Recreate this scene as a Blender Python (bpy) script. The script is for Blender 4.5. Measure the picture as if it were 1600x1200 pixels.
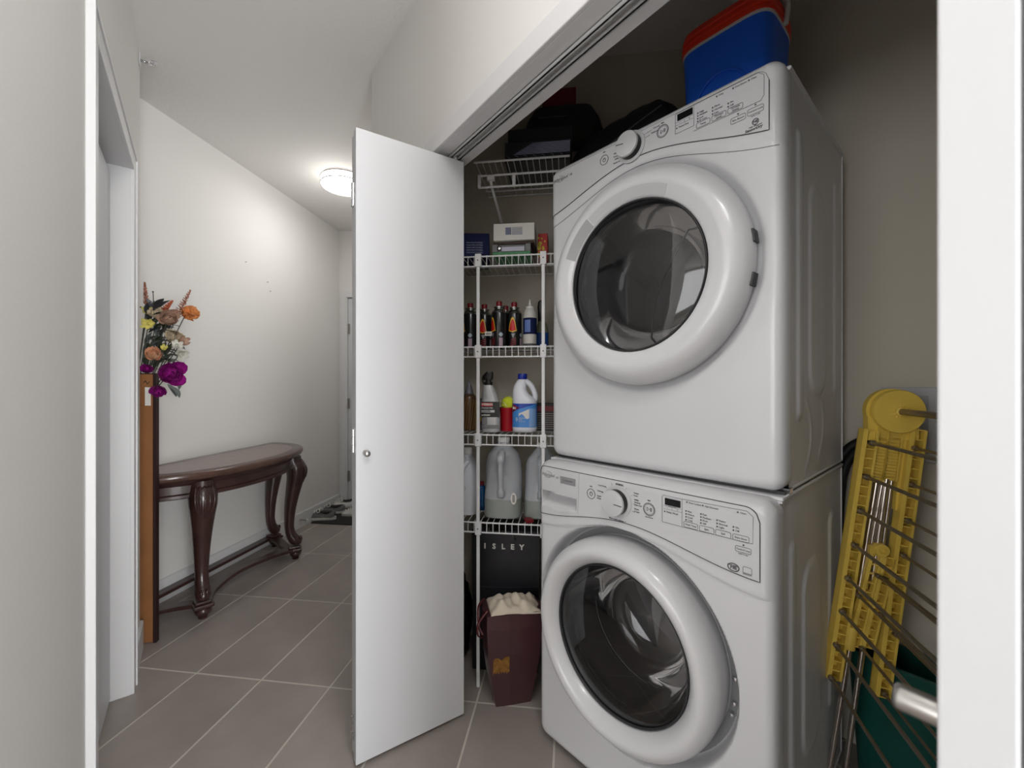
import bpy, bmesh, math, random
from mathutils import Vector, Matrix
random.seed(7)
PI = math.pi
scn = bpy.context.scene
COL = scn.collection
for o in list(bpy.data.objects):
    bpy.data.objects.remove(o, do_unlink=True)

# ------------------------------------------------------------------ camera, light, exposure
cam_d = bpy.data.cameras.new('camera'); cam = bpy.data.objects.new('camera', cam_d); COL.objects.link(cam)
cam.location = (0, 0, 1.2); cam.rotation_euler = (PI/2, 0, 0)
cam_d.sensor_width = 36; cam_d.lens = 36*650/1600; cam_d.clip_start = 0.02
cam_d.dof.use_dof = True; cam_d.dof.focus_distance = 1.35; cam_d.dof.aperture_fstop = 4.5
scn.camera = cam
scn.view_settings.view_transform = 'Standard'
try: scn.view_settings.look = 'None'
except Exception: pass
scn.view_settings.gamma = 1; scn.view_settings.use_curve_mapping = False
scn.view_settings.exposure = 0.06
wd = bpy.data.worlds.new('world'); scn.world = wd; wd.use_nodes = True
wd.node_tree.nodes['Background'].inputs[0].default_value = (0.9, 0.95, 1, 1)
wd.node_tree.nodes['Background'].inputs[1].default_value = 0.3

TH = math.atan2(.606, .7956)           # closet frame (a = into closet, b = along closet wall, away)
TH_H = -math.atan2(.1327, .9912)       # hall frame (w = right, u = down the hall)
def AB(a, b, z=0): return Vector((.7956*a-.606*b, .606*a+.7956*b, z))
def WU(w, u, z=0): return Vector((.9912*w+.1327*u, -.1327*w+.9912*u, z))

def area(name, loc, target, sx, sy, power, col=(1, 1, 1)):
    l = bpy.data.lights.new(name, 'AREA'); l.shape = 'RECTANGLE'; l.size = sx; l.size_y = sy; l.energy = power; l.color = col
    o = bpy.data.objects.new(name, l); COL.objects.link(o); o.location = loc
    o.rotation_euler = (Vector(target)-Vector(loc)).to_track_quat('-Z', 'Y').to_euler()
    return o
# added soft fill from unseen area lamps behind the camera; no actual windows
area('fill_light', AB(-4.6, -.5, 1.5), AB(1.7, .35, 1.3), 2.6, 2.1, 74, (.97, .985, 1))
area('fill_light', AB(.24, -2.9, 1.0), AB(.05, 0.6, 2.3), .86, 1.9, 106, (.97, .985, 1))  # also added, tipped up to brighten ceiling and passage walls
LAMP_HALL = (3.6, 3.4)    # downward disk, side glow
LAMP_NEAR = (4.0, 8.5)

# ------------------------------------------------------------------ materials
def lin(c):
    return tuple(((v/255)/12.92 if v/255 <= .04045 else ((v/255+.055)/1.055)**2.4) for v in c)+(1,)
MATS = {}
def mat(name, rgb, rough=.5, metal=0, coat=0, bump=0, bscale=100, var=0, vscale=5, spec=.5, alpha=1, trans=0, emit=0, ior=None):
    if name in MATS: return MATS[name]
    m = bpy.data.materials.new(name); m.use_nodes = True; nt = m.node_tree; p = nt.nodes['Principled BSDF']
    c = lin(rgb); p.inputs['Base Color'].default_value = c
    p.inputs['Roughness'].default_value = rough; p.inputs['Metallic'].default_value = metal
    p.inputs['Coat Weight'].default_value = coat; p.inputs['Coat Roughness'].default_value = .08
    p.inputs['Specular IOR Level'].default_value = spec
    if trans: p.inputs['Transmission Weight'].default_value = trans
    if ior: p.inputs['IOR'].default_value = ior
    if alpha < 1: p.inputs['Alpha'].default_value = alpha
    if emit:
        p.inputs['Emission Color'].default_value = c; p.inputs['Emission Strength'].default_value = emit
    tc = nt.nodes.new('ShaderNodeTexCoord')
    if bump:
        n = nt.nodes.new('ShaderNodeTexNoise'); n.inputs['Scale'].default_value = bscale; n.inputs['Detail'].default_value = 3
        b = nt.nodes.new('ShaderNodeBump'); b.inputs['Strength'].default_value = bump; b.inputs['Distance'].default_value = .004
        nt.links.new(tc.outputs['Object'], n.inputs['Vector'])
        nt.links.new(n.outputs['Fac'], b.inputs['Height']); nt.links.new(b.outputs['Normal'], p.inputs['Normal'])
    if var:
        n = nt.nodes.new('ShaderNodeTexNoise'); n.inputs['Scale'].default_value = vscale; n.inputs['Detail'].default_value = 5
        r = nt.nodes.new('ShaderNodeValToRGB')
        lo = tuple(max(0, v*(1-var)) for v in c[:3])+(1,); hi = tuple(min(1, v*(1+var)) for v in c[:3])+(1,)
        r.color_ramp.elements[0].position = .3; r.color_ramp.elements[0].color = lo
        r.color_ramp.elements[1].position = .7; r.color_ramp.elements[1].color = hi
        nt.links.new(tc.outputs['Object'], n.inputs['Vector']); nt.links.new(n.outputs['Fac'], r.inputs['Fac'])
        nt.links.new(r.outputs['Color'], p.inputs['Base Color'])
    MATS[name] = m
    return m
def glass_mat(name, tint, gloss_rough=.03, glossmix=.12):
    m = bpy.data.materials.new(name); m.use_nodes = True; nt = m.node_tree; nt.nodes.clear()
    out = nt.nodes.new('ShaderNodeOutputMaterial'); t = nt.nodes.new('ShaderNodeBsdfTransparent'); g = nt.nodes.new('ShaderNodeBsdfGlossy')
    t.inputs[0].default_value = tint+(1,); g.inputs['Roughness'].default_value = gloss_rough
    fr = nt.nodes.new('ShaderNodeFresnel'); fr.inputs[0].default_value = 1.5
    ad = nt.nodes.new('ShaderNodeMath'); ad.operation = 'MULTIPLY_ADD'; ad.inputs[1].default_value = .9; ad.inputs[2].default_value = glossmix; ad.use_clamp = True
    mx = nt.nodes.new('ShaderNodeMixShader')
    nt.links.new(fr.outputs[0], ad.inputs[0]); nt.links.new(ad.outputs[0], mx.inputs[0])
    nt.links.new(t.outputs[0], mx.inputs[1]); nt.links.new(g.outputs[0], mx.inputs[2]); nt.links.new(mx.outputs[0], out.inputs[0])
    MATS[name] = m
    return m

M_wall = mat('wall_paint', (224, 222, 219), .85, bump=.08, bscale=180)
M_clos = mat('closet_paint', (204, 197, 182), .9, bump=.08, bscale=180)
M_ceil = mat('ceiling_texture', (230, 228, 225), .95, bump=.35, bscale=75)
M_trim = mat('white_trim_paint', (216, 216, 217), .4)
M_door = mat('white_door_paint', (207, 208, 211), .45)
M_grout = mat('tile_grout', (196, 190, 180), .9)
M_tile = mat('grey_porcelain_tile', (154, 145, 139), .42, var=.13, vscale=4, bump=.04, bscale=60)
M_app = mat('white_enamel', (204, 204, 206), .3, coat=.3)
M_side = mat('white_enamel_side', (216, 216, 218), .35)
M_panel = mat('white_console_plastic', (199, 199, 201), .38)
M_seam = mat('dark_seam', (50, 50, 50), .6)
M_print = mat('grey_print', (78, 78, 80), .6)
M_lprint = mat('light_grey_print', (135, 135, 137), .6)
M_badge = mat('grey_badge', (140, 140, 142), .4)
M_black = mat('black_plastic', (18, 18, 19), .35)
M_disp = mat('black_display', (14, 15, 18), .15)
M_chrome = mat('chrome', (205, 205, 208), .15, metal=1)
M_nickel = mat('brushed_nickel', (172, 170, 167), .3, metal=1)
M_steel = mat('drum_steel', (165, 165, 168), .35, metal=.7)
M_rubber = mat('dark_rubber_gasket', (48, 48, 50), .5)
M_knob = mat('silver_knob_face', (205, 206, 207), .3, metal=.2)
M_wood = mat('dark_mahogany', (58, 36, 32), .33, coat=.4, var=.35, vscale=9)
M_woodtop = mat('mahogany_top_rim', (86, 62, 54), .25, coat=.4, var=.2, vscale=12)
M_inlay = mat('pale_mahogany_inlay', (122, 102, 97), .3, coat=.3, var=.15, vscale=20)
M_wire = mat('white_coated_wire', (232, 232, 234), .4)
M_yel = mat('yellow_plastic', (224, 192, 84), .45, var=.06, vscale=8)
M_rod = mat('dull_steel_rod', (140, 130, 116), .35, metal=.8)
M_rodbright = mat('bright_steel_tube', (205, 196, 188), .2, metal=1)
M_teal = mat('teal_plastic', (14, 76, 68), .35, var=.2, vscale=6)
M_hose = mat('black_hose', (20, 20, 21), .5)

# ------------------------------------------------------------------ mesh helpers
def link(name, bm, m, parent=None, smooth=False, label=None, auto=None):
    me = bpy.data.meshes.new(name)
    bmesh.ops.recalc_face_normals(bm, faces=bm.faces)
    bm.to_mesh(me); bm.free()
    for i in (m if isinstance(m, (list, tuple)) else [m]): me.materials.append(i)
    if smooth:
        for p in me.polygons: p.use_smooth = True
        if auto is not None:
            try: me.set_sharp_from_angle(angle=math.radians(auto))
            except Exception: pass
    o = bpy.data.objects.new(name, me); COL.objects.link(o)
    if parent: o.parent = parent
    if label: o['label'] = label
    return o
def tag(o, label=None, cat=None, group=None, kind=None):
    if label: o['label'] = label
    if cat: o['category'] = cat
    if group: o['group'] = group
    if kind: o['kind'] = kind
    return o
def thing(name, loc, rz, label, cat, group=None):
    o = bpy.data.objects.new(name, None); COL.objects.link(o); o.location = loc; o.rotation_euler = (0, 0, rz); o.empty_display_size = .05
    return tag(o, label, cat, group)
def bev(o, w=.003, seg=2):
    b = o.modifiers.new('bevel', 'BEVEL'); b.width = w; b.segments = seg; b.limit_method = 'ANGLE'; b.angle_limit = math.radians(40)
    return o
def BM(): return bmesh.new()
def box(bm, x0, x1, y0, y1, z0, z1, mi=0, M=None):
    vs = [bm.verts.new((x, y, z)) for x in (x0, x1) for y in (y0, y1) for z in (z0, z1)]
    if M is not None:
        for v in vs: v.co = M @ v.co
    for q in ((0, 1, 3, 2), (4, 6, 7, 5), (0, 4, 5, 1), (2, 3, 7, 6), (0, 2, 6, 4), (1, 5, 7, 3)):
        f = bm.faces.new([vs[i] for i in q]); f.material_index = mi
    return vs
def prism(bm, pts, z0, z1, mi=0, M=None):
    """polygon in xy extruded in z"""
    lo = [bm.verts.new((x, y, z0)) for x, y in pts]; hi = [bm.verts.new((x, y, z1)) for x, y in pts]
    if M is not None:
        for v in lo+hi: v.co = M @ v.co
    n = len(pts)
    fs = [bm.faces.new(lo[::-1]), bm.faces.new(hi)]
    for i in range(n): fs.append(bm.faces.new((lo[i], lo[(i+1) % n], hi[(i+1) % n], hi[i])))
    for f in fs: f.material_index = mi
def loft(bm, secs, caps=True, closed=True, mi=0):
    rings = [[bm.verts.new(p) for p in s] for s in secs]
    n = len(rings[0])
    for r0, r1 in zip(rings, rings[1:]):
        for i in range(n if closed else n-1):
            j = (i+1) % n
            f = bm.faces.new((r0[i], r0[j], r1[j], r1[i])); f.material_index = mi
    if caps and closed:
        f = bm.faces.new(rings[0][::-1]); f.material_index = mi
        f = bm.faces.new(rings[-1]); f.material_index = mi
    return rings
def lathe(bm, prof, k=32, c=(0, 0, 0), axis='Z', mi=0, caps=True, a0=0, a1=2*PI):
    """prof: list of (r, h); axis Z: h up; axis Y: h along +y (front is -y)"""
    full = abs(a1-a0-2*PI) < 1e-6
    kk = k if full else k+1
    secs = []
    for r, h in prof:
        s = []
        for i in range(kk):
            t = a0+(a1-a0)*i/k
            if axis == 'Z': s.append(Vector((c[0]+r*math.cos(t), c[1]+r*math.sin(t), c[2]+h)))
            else: s.append(Vector((c[0]+r*math.cos(t), c[1]+h, c[2]+r*math.sin(t))))
        secs.append(s)
    return loft(bm, secs, caps=caps and full, closed=full, mi=mi)
def tube(bm, pts, r, k=8, mi=0, closed=False, sq=1.0):
    """swept tube; r scalar or list"""
    pts = [Vector(p) for p in pts]; n = len(pts)
    rs = r if isinstance(r, (list, tuple)) else [r]*n
    secs = []; prev = None
    for i, p in enumerate(pts):
        if closed: t = pts[(i+1) % n]-pts[i-1]
        else: t = pts[min(i+1, n-1)]-pts[max(i-1, 0)]
        t.normalize()
        if prev is None:
            a = Vector((0, 0, 1)) if abs(t.z) < .9 else Vector((1, 0, 0))
            nx = t.cross(a).normalized()
        else:
            nx = (prev-t*prev.dot(t)).normalized()
        prev = nx; ny = t.cross(nx)
        secs.append([p+nx*(rs[i]*math.cos(2*PI*j/k+PI/k))+ny*(rs[i]*sq*math.sin(2*PI*j/k+PI/k)) for j in range(k)])
    if closed: secs.append(secs[0])
    if closed:
        rings = [[bm.verts.new(q) for q in s] for s in secs[:-1]]
        for a in range(len(rings)):
            r0 = rings[a]; r1 = rings[(a+1) % len(rings)]
            for i in range(k):
                j = (i+1) % k; f = bm.faces.new((r0[i], r0[j], r1[j], r1[i])); f.material_index = mi
    else: loft(bm, secs, mi=mi)
def cyl(bm, p0, p1, r, k=10, mi=0): tube(bm, [p0, p1], r, k, mi)
def sphere(bm, c, r, k=16, sc=(1, 1, 1), mi=0):
    prof = [(max(1e-4, r*math.sin(PI*i/(k//2))), -r*math.cos(PI*i/(k//2))) for i in range(k//2+1)]
    rings = lathe(bm, prof, k, (0, 0, 0), mi=mi)
    for ring in rings:
        for v in ring: v.co = Vector((c[0]+v.co.x*sc[0], c[1]+v.co.y*sc[1], c[2]+v.co.z*sc[2]))
def sec(cx, cy, z, rx, ry, n=3, k=28):
    out = []
    for i in range(k):
        t = 2*PI*i/k; c, s = math.cos(t), math.sin(t)
        out.append(Vector((cx+rx*math.copysign(abs(c)**(2/n), c), cy+ry*math.copysign(abs(s)**(2/n), s), z)))
    return out
def bez(p, n=12):
    """catmull-rom through points"""
    p = [Vector(q) for q in p]; out = []
    for i in range(len(p)-1):
        a = p[max(i-1, 0)]; b = p[i]; c = p[i+1]; d = p[min(i+2, len(p)-1)]
        for j in range(n):
            t = j/n
            out.append(.5*((2*b)+(c-a)*t+(2*a-5*b+4*c-d)*t*t+(-a+3*b-3*c+d)*t**3))
    out.append(p[-1]); return out
def frame_obj(o, rz): o.rotation_euler = (0, 0, rz); return o

def texts(name, items, m, parent, ext=.0003):
    """items: (string, x, y, z, size, align, [shear]); text stands in local XZ facing -Y"""
    tmp = []
    for it in items:
        s, x, y, z, size, al = it[:6]
        cu = bpy.data.curves.new('t', 'FONT'); cu.body = s; cu.size = size; cu.align_x = al; cu.align_y = 'CENTER'; cu.resolution_u = 2
        cu.extrude = ext
        if len(it) > 6: cu.shear = it[6]
        if len(it) > 7: cu.offset = it[7]
        o = bpy.data.objects.new('t', cu); COL.objects.link(o); tmp.append((o, Vector((x, y, z)), cu))
    bpy.context.view_layer.update()
    dg = bpy.context.evaluated_depsgraph_get()
    bm = BM()
    for o, p, cu in tmp:
        me = bpy.data.meshes.new_from_object(o.evaluated_get(dg))
        me.transform(Matrix.Translation(p) @ Matrix.Rotation(PI/2, 4, 'X'))
        bm.from_mesh(me); bpy.data.meshes.remove(me)
        bpy.data.objects.remove(o, do_unlink=True); bpy.data.curves.remove(cu)
    o = link(name, bm, m, parent)
    if len(items) > 2: o['kind'] = 'stuff'
    return o

# ------------------------------------------------------------------ setting
def struct(name, bm, m, rz=0, bevel=0):
    o = link(name, bm, m); o.rotation_euler = (0, 0, rz); o['kind'] = 'structure'
    if bevel: bev(o, bevel, 2)
    return o
CEIL = 2.70
# floor with tiles
bm = BM(); box(bm, -6.6, 2.6, -7.2, 4.6, -.08, -.0007)
floor = struct('floor', bm, M_grout, TH_H)
tw, tu, g = .2965, .598, .003
bm = BM(); box(bm, g, tw-g, g, tu-g, -.008, 0)
tile0 = None
for i in range(-3, 13):
    for j in range(-8, 5):
        w = -1.8236+(i)*tw; u = 1.537+j*tu
        if w+tw > 1.95 or w < -2.75: continue
        if tile0 is None:
            tile0 = link('tile', bm, M_tile, floor); bev(tile0, .0012, 1); o = tile0
        else:
            o = tile0.copy(); COL.objects.link(o)
        o.location = (w, u, 0)
bm = BM(); box(bm, -6.6, 2.6, -7.2, 4.6, CEIL, CEIL+.1)
struct('ceiling', bm, M_ceil, TH_H)

# left diagonal wall with a door (a = -.20 face), door opening b 1.4175 .. 2.168
bm = BM()
box(bm, -.32, -.20, 2.175, 2.53, 0, CEIL); box(bm, -.32, -.20, .80, 1.41, 0, CEIL); box(bm, -.32, -.20, 1.41, 2.175, 2.04, CEIL)
struct('wall_left', bm, M_wall, TH)
# door frame: jambs, casing
bm = BM()
box(bm, -.32, -.199, 2.168, 2.18, 0, 2.035); box(bm, -.32, -.199, 1.405, 1.4175, 0, 2.035); box(bm, -.32, -.199, 1.4175, 2.168, 2.03, 2.045)
struct('trim_1', bm, M_trim, TH, .001)
bm = BM()
box(bm, -.2, -.187, 2.168, 2.232, 0, 2.09); box(bm, -.2, -.187, 1.35, 1.4175, 0, 2.09); box(bm, -.2, -.187, 1.4175, 2.168, 2.03, 2.09)
box(bm, -.2, -.182, 2.222, 2.236, 0, 2.098); box(bm, -.2, -.182, 1.345, 1.36, 0, 2.098); box(bm, -.2, -.182, 1.345, 2.236, 2.085, 2.098)
struct('trim_2', bm, M_trim, TH, .002)
bm = BM(); box(bm, -.29, -.255, 1.421, 2.164, .012, 2.0)
d2 = struct('door_2', bm, M_door, TH, .002)
bm = BM(); box(bm, -.257, -.2535, 1.44, 1.462, .86, .94); link('strike_plate', bm, M_nickel, d2)
bm = BM(); box(bm, -.2, -.187, 2.236, 2.53, 0, .122); box(bm, -.2, -.191, 2.236, 2.53, .122, .126)
struct('baseboard_left', bm, M_trim, TH, .002)

# hall left wall
bm = BM(); box(bm, -2.33, -2.221, .9, 3.93, 0, CEIL); struct('wall_hall_left', bm, M_wall, TH_H)
bm = BM(); box(bm, -2.221, -2.209, .9, 3.819, 0, .122); box(bm, -2.221, -2.213, .9, 3.819, .122, .126)
struct('baseboard_hall_left', bm, M_trim, TH_H, .002)
# far wall with entry door
bm = BM(); box(bm, -2.221, -2.14, 3.819, 3.93, 0, CEIL); box(bm, -2.14, -1.22, 3.819, 3.93, 2.045, CEIL); box(bm, -1.22, -.8, 3.819, 3.93, 0, CEIL)
struct('wall_far', bm, M_wall, TH_H)
bm = BM()
box(bm, -2.20, -2.145, 3.806, 3.819, 0, 2.10); box(bm, -1.215, -1.16, 3.806, 3.819, 0, 2.10); box(bm, -2.145, -1.215, 3.806, 3.819, 2.045, 2.10)
box(bm, -2.150, -2.136, 3.812, 3.93, 0, 2.045); box(bm, -1.224, -1.21, 3.812, 3.93, 0, 2.045)
struct('trim_3', bm, M_trim, TH_H, .002)
bm = BM(); box(bm, -2.134, -1.226, 3.83, 3.87, .012, 2.04)
d1 = struct('door_1', bm, M_door, TH_H, .002)
for z in (.30, 1.01, 1.74):
    bm = BM(); cyl(bm, (-2.136, 3.822, z-.05), (-2.136, 3.822, z+.05), .008, 10); box(bm, -2.134, -2.112, 3.826, 3.8305, z-.05, z+.05)
    link('hinge', bm, M_nickel, d1)
bm = BM(); lathe(bm, [(.03, .01), (.03, 0), (.012, -.005), (.012, -.03), (.027, -.045), (.03, -.06), (.02, -.072), (.001, -.075)], 24, (-1.29, 3.828, .98), 'Y')
link('door_knob', bm, M_nickel, d1, True, auto=40)
# hall right wall, then closet front wall
bm = BM(); box(bm, -.938, -.83, 1.95, 3.93, 0, CEIL); struct('wall_hall_right', bm, M_wall, TH_H)
bm = BM(); box(bm, .68, .80, 1.425, 2.01, 0, CEIL); box(bm, .68, .80, -.065, 1.425, 2.03, CEIL); box(bm, .68, .80, -3.2, -.065, 0, CEIL)
struct('wall_closet_front', bm, M_wall, TH)
bm = BM()
box(bm, .679, .80, 1.413, 1.4255, 0, 2.032); box(bm, .679, .80, -.0655, -.053, 0, 2.032); box(bm, .679, .80, -.053, 1.413, 2.018, 2.032)
box(bm, .765, .80, -.053, 1.413, 2.012, 2.018)
struct('trim_4', bm, M_trim, TH, .0015)
bm = BM()
box(bm, .667, .68, 1.413, 1.478, 0, 2.08); box(bm, .667, .68, -.118, -.053, 0, 2.08); box(bm, .667, .68, -.053, 1.413, 2.018, 2.08)
struct('trim_5', bm, M_trim, TH, .003)
bm = BM(); box(bm, .668, .68, 1.478, 2.01, 0, .122); struct('baseboard_closet', bm, M_trim, TH, .002)
bm = BM(); box(bm, -.95, -.938, 1.905, 3.819, 0, .122); struct('baseboard_hall_right', bm, M_trim, TH_H, .002)
# closet interior walls
bm = BM(); box(bm, -.80, .55, 1.945, 2.03, 0, CEIL); struct('wall_closet_end', bm, M_clos, TH_H)
bm = BM(); box(bm, 1.75, 1.85, -.30, 1.13, 0, CEIL); struct('wall_closet_back', bm, M_clos, TH)
bm = BM(); box(bm, .80, 1.80, -.34, -.24, 0, CEIL); struct('wall_closet_right', bm, M_clos, TH)
bm = BM(); box(bm, .800, .808, 1.425, 1.93, 0, CEIL); box(bm, .800, .808, -.24, 1.425, 2.032, CEIL); box(bm, .800, .808, -.24, -.066, 0, CEIL)
struct('wall_closet_inner', bm, M_clos, TH)
# living room behind
bm = BM(); box(bm, -5.1, -5.0, -3.3, 1.0, 0, CEIL); struct('wall_room_left', bm, M_wall, TH)
bm = BM(); box(bm, -5.1, .8, -3.4, -3.3, 0, CEIL); struct('wall_room_back', bm, M_wall, TH)
bm = BM(); box(bm, -5.0, -.32, .80, .9, 0, CEIL); struct('wall_room_side', bm, M_wall, TH)

# bifold track
t = thing('door_track', AB(0, 0), TH, 'aluminium bifold track under the closet door header', 'track')
bm = BM(); box(bm, .722, .726, -.05, 1.41, 2.004, 2.018); box(bm, .750, .754, -.05, 1.41, 2.004, 2.018); box(bm, .722, .754, -.05, 1.41, 2.015, 2.018)
box(bm, .722, .731, -.05, 1.41, 2.004, 2.006); box(bm, .745, .754, -.05, 1.41, 2.004, 2.006)
link('channel', bm, mat('track_aluminium', (200, 200, 200), .45, metal=.3), t)
bm = BM(); box(bm, .733, .743, 1.30, 1.325, 2.001, 2.013); cyl(bm, (.738, 1.312, 1.985), (.738, 1.312, 2.008), .004)
link('roller', bm, M_trim, t)
for b in (.95, .5, 1.22):
    bm = BM(); lathe(bm, [(.004, 0), (.004, .002)], 10, (.738, b, 2.0135)); link('screw', bm, M_nickel, t)

# bifold doors
def bifold(name, label, pa, pb, th, pivot_pts, knob_a, side, kz=.983):
    """lead panel from pa (free fold edge) to pb (closet line) in ab coords; thickness towards side*b"""
    P = Vector((pa[0], pa[1], 0)); Q = Vector((pb[0], pb[1], 0)); d = (Q-P).normalized(); n = Vector((-d.y, d.x, 0))
    if n.y*side < 0: n = -n
    t = thing(name, AB(0, 0), TH, label, 'door', 'white bifold closet doors folded open')
    bm = BM(); prism(bm, [tuple((P)[:2]), tuple(Q[:2]), tuple((Q+n*th)[:2]), tuple((P+n*th)[:2])], .012, 2.0)
    lead = bev(link('door_panel', bm, M_door, t), .0018, 2)
    A, B = [Vector((x, y, 0)) for x, y in pivot_pts]; d2 = (B-A).normalized(); n2 = Vector((-d2.y, d2.x, 0))
    if n2.y*side < 0: n2 = -n2
    bm = BM(); prism(bm, [tuple(A[:2]), tuple(B[:2]), tuple((B+n2*th)[:2]), tuple((A+n2*th)[:2])], .012, 2.0)
    bev(link('door_panel', bm, M_door, t), .0018, 2)
    for z in ((.11, 1.02, 1.80) if side > 0 else (.11, 1.80)):
        bm = BM(); c = P+n*(th+.003)-d*.003
        for k in range(3): cyl(bm, c+Vector((0, 0, z-.038+k*.026)), c+Vector((0, 0, z-.038+k*.026+.024)), .0042, 8)
        box(bm, -.0006, .0006, -.012, .012, z-.036, z+.036, M=Matrix.Translation(P+n*(th+.003)-d*.0012) @ Matrix.Rotation(math.atan2(n.y, n.x)-PI/2, 4, 'Z'))
        link('hinge', bm, M_chrome, t)
    # knob sticking out of the lead panel's front, direction -n
    c = P+d*knob_a+Vector((0, 0, kz)); ax = -n
    bm = BM()
    prof = [(.0098, 0), (.0098, .021), (.0092, .024), (.0075, .0255), (.001, .0258)]
    secs = []
    up = Vector((0, 0, 1)); sd = ax.cross(up)
    for r, h in prof: secs.append([c+ax*h+sd*r*math.cos(2*PI*i/20)+up*r*math.sin(2*PI*i/20) for i in range(20)])
    loft(bm, secs); link('knob', bm, M_nickel, t, True, auto=40)
    return t
bifold('bifold_door', 'white bifold door folded open at the left jamb, beside the wire shelves', (.3975, 1.3234), (.7706, 1.297), .030, [(.405, 1.3595), (.776, 1.360)], .030, 1)
bifold('bifold_door', 'white bifold door edge at the far right, very close, in front of the drying rack', (.426, .053), (.79, .0535), .038, [(.432, -.012), (.79, -.012)], .014, -1, .955)

# ------------------------------------------------------------------ ceiling lights
M_glow = mat('lamp_diffuser', (255, 250, 242), .5, emit=5)
def ceiling_light(loc, label, power):
    t = thing('ceiling_light', loc, 0, label, 'ceiling light', 'round flush ceiling lights')
    bm = BM(); lathe(bm, [(.001, 0), (.140, 0), (.145, -.004), (.145, -.018), (.001, -.018)], 48); link('base', bm, M_chrome, t, True, auto=35)
    bm = BM(); lathe(bm, [(.148, -.019), (.154, -.021), (.155, -.06), (.155, -.066), (.150, -.072), (.10, -.078), (.001, -.080)], 48, caps=False)
    link('diffuser', bm, M_glow, t, True, auto=60)
    for z in (-.020, -.064):
        bm = BM(); lathe(bm, [(.1552, z+.003), (.1585, z+.003), (.1585, z-.003), (.1552, z-.003)], 48, caps=False); link('trim_ring', bm, mat('dull_ring_metal', (96, 94, 92), .45, metal=.6), t, True, auto=30)
    l = bpy.data.lights.new('lamp', 'AREA'); l.shape = 'DISK'; l.size = .30; l.energy = power[0]; l.color = (1, .985, .965)
    lo = bpy.data.objects.new('lamp', l); COL.objects.link(lo); lo.location = (loc[0], loc[1], loc[2]-.083)
    l = bpy.data.lights.new('lamp', 'POINT'); l.energy = power[1]; l.color = (1, .985, .965); l.shadow_soft_size = .15
    lo = bpy.data.objects.new('lamp', l); COL.objects.link(lo); lo.location = (loc[0], loc[1], loc[2]-.30)
    return t
ceiling_light((-1.22, 3.02, CEIL), 'glowing round flush ceiling light above the hall, beyond the bifold door', LAMP_HALL)
ceiling_light(tuple(AB(.22, -.10, CEIL)), 'round flush ceiling light on the passage ceiling above the camera', LAMP_NEAR)

# ------------------------------------------------------------------ sidewall sprinkler
p = AB(-.199, 2.50, 2.655)
t = thing('sprinkler', p, TH, 'small sidewall sprinkler head high on the left wall by the ceiling', 'sprinkler')
bm = BM(); box(bm, 0, .004, -.022, .022, -.026, .026); bev(link('wall_plate', bm, M_trim, t), .002)
bm = BM(); cyl(bm, (.004, 0, 0), (.03, 0, 0), .006); tube(bm, [(.02, -.008, 0), (.035, -.011, 0), (.048, -.004, 0)], .0018, 6); tube(bm, [(.02, .008, 0), (.035, .011, 0), (.048, .004, 0)], .0018, 6)
link('frame_arms', bm, M_chrome, t, True)
bm = BM(); box(bm, .047, .050, -.014, .014, -.003, .012); box(bm, .040, .062, -.012, .012, .011, .013); link('deflector', bm, M_chrome, t)
for (u, z) in ((2.62, 2.05), (2.83, 1.96), (2.86, 1.90)):
    bm = BM(); cyl(bm, (0, 0, 0), (.012, 0, -.002), .0022, 6); o = link('nail', bm, M_nickel); o.location = WU(-2.2215, u, z); o.rotation_euler = (0, 0, TH_H)
    tag(o, {2.62: 'tiny nail in the hall wall, left and highest of three', 2.83: 'tiny nail in the hall wall, upper one of the close pair', 2.86: 'tiny nail in the hall wall, lowest and rightmost'}[u], 'nail', 'nails in the hall wall')
# door stop on hall baseboard
t = thing('door_stop', WU(-2.209, 3.20, .07), TH_H, 'small white-tipped spring door stop on the hall baseboard', 'door stop')
bm = BM(); tube(bm, [(.004+.055*i/60, .006*math.cos(i*.9), .006*math.sin(i*.9)) for i in range(61)], .0014, 5); lathe(bm, [(.01, 0), (.01, .004)], 12, (0, 0, -.002)); link('spring', bm, M_nickel, t, True)
bm = BM(); cyl(bm, (.058, 0, 0), (.072, 0, 0), .008, 12); link('tip', bm, M_trim, t, True, auto=40)

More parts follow.
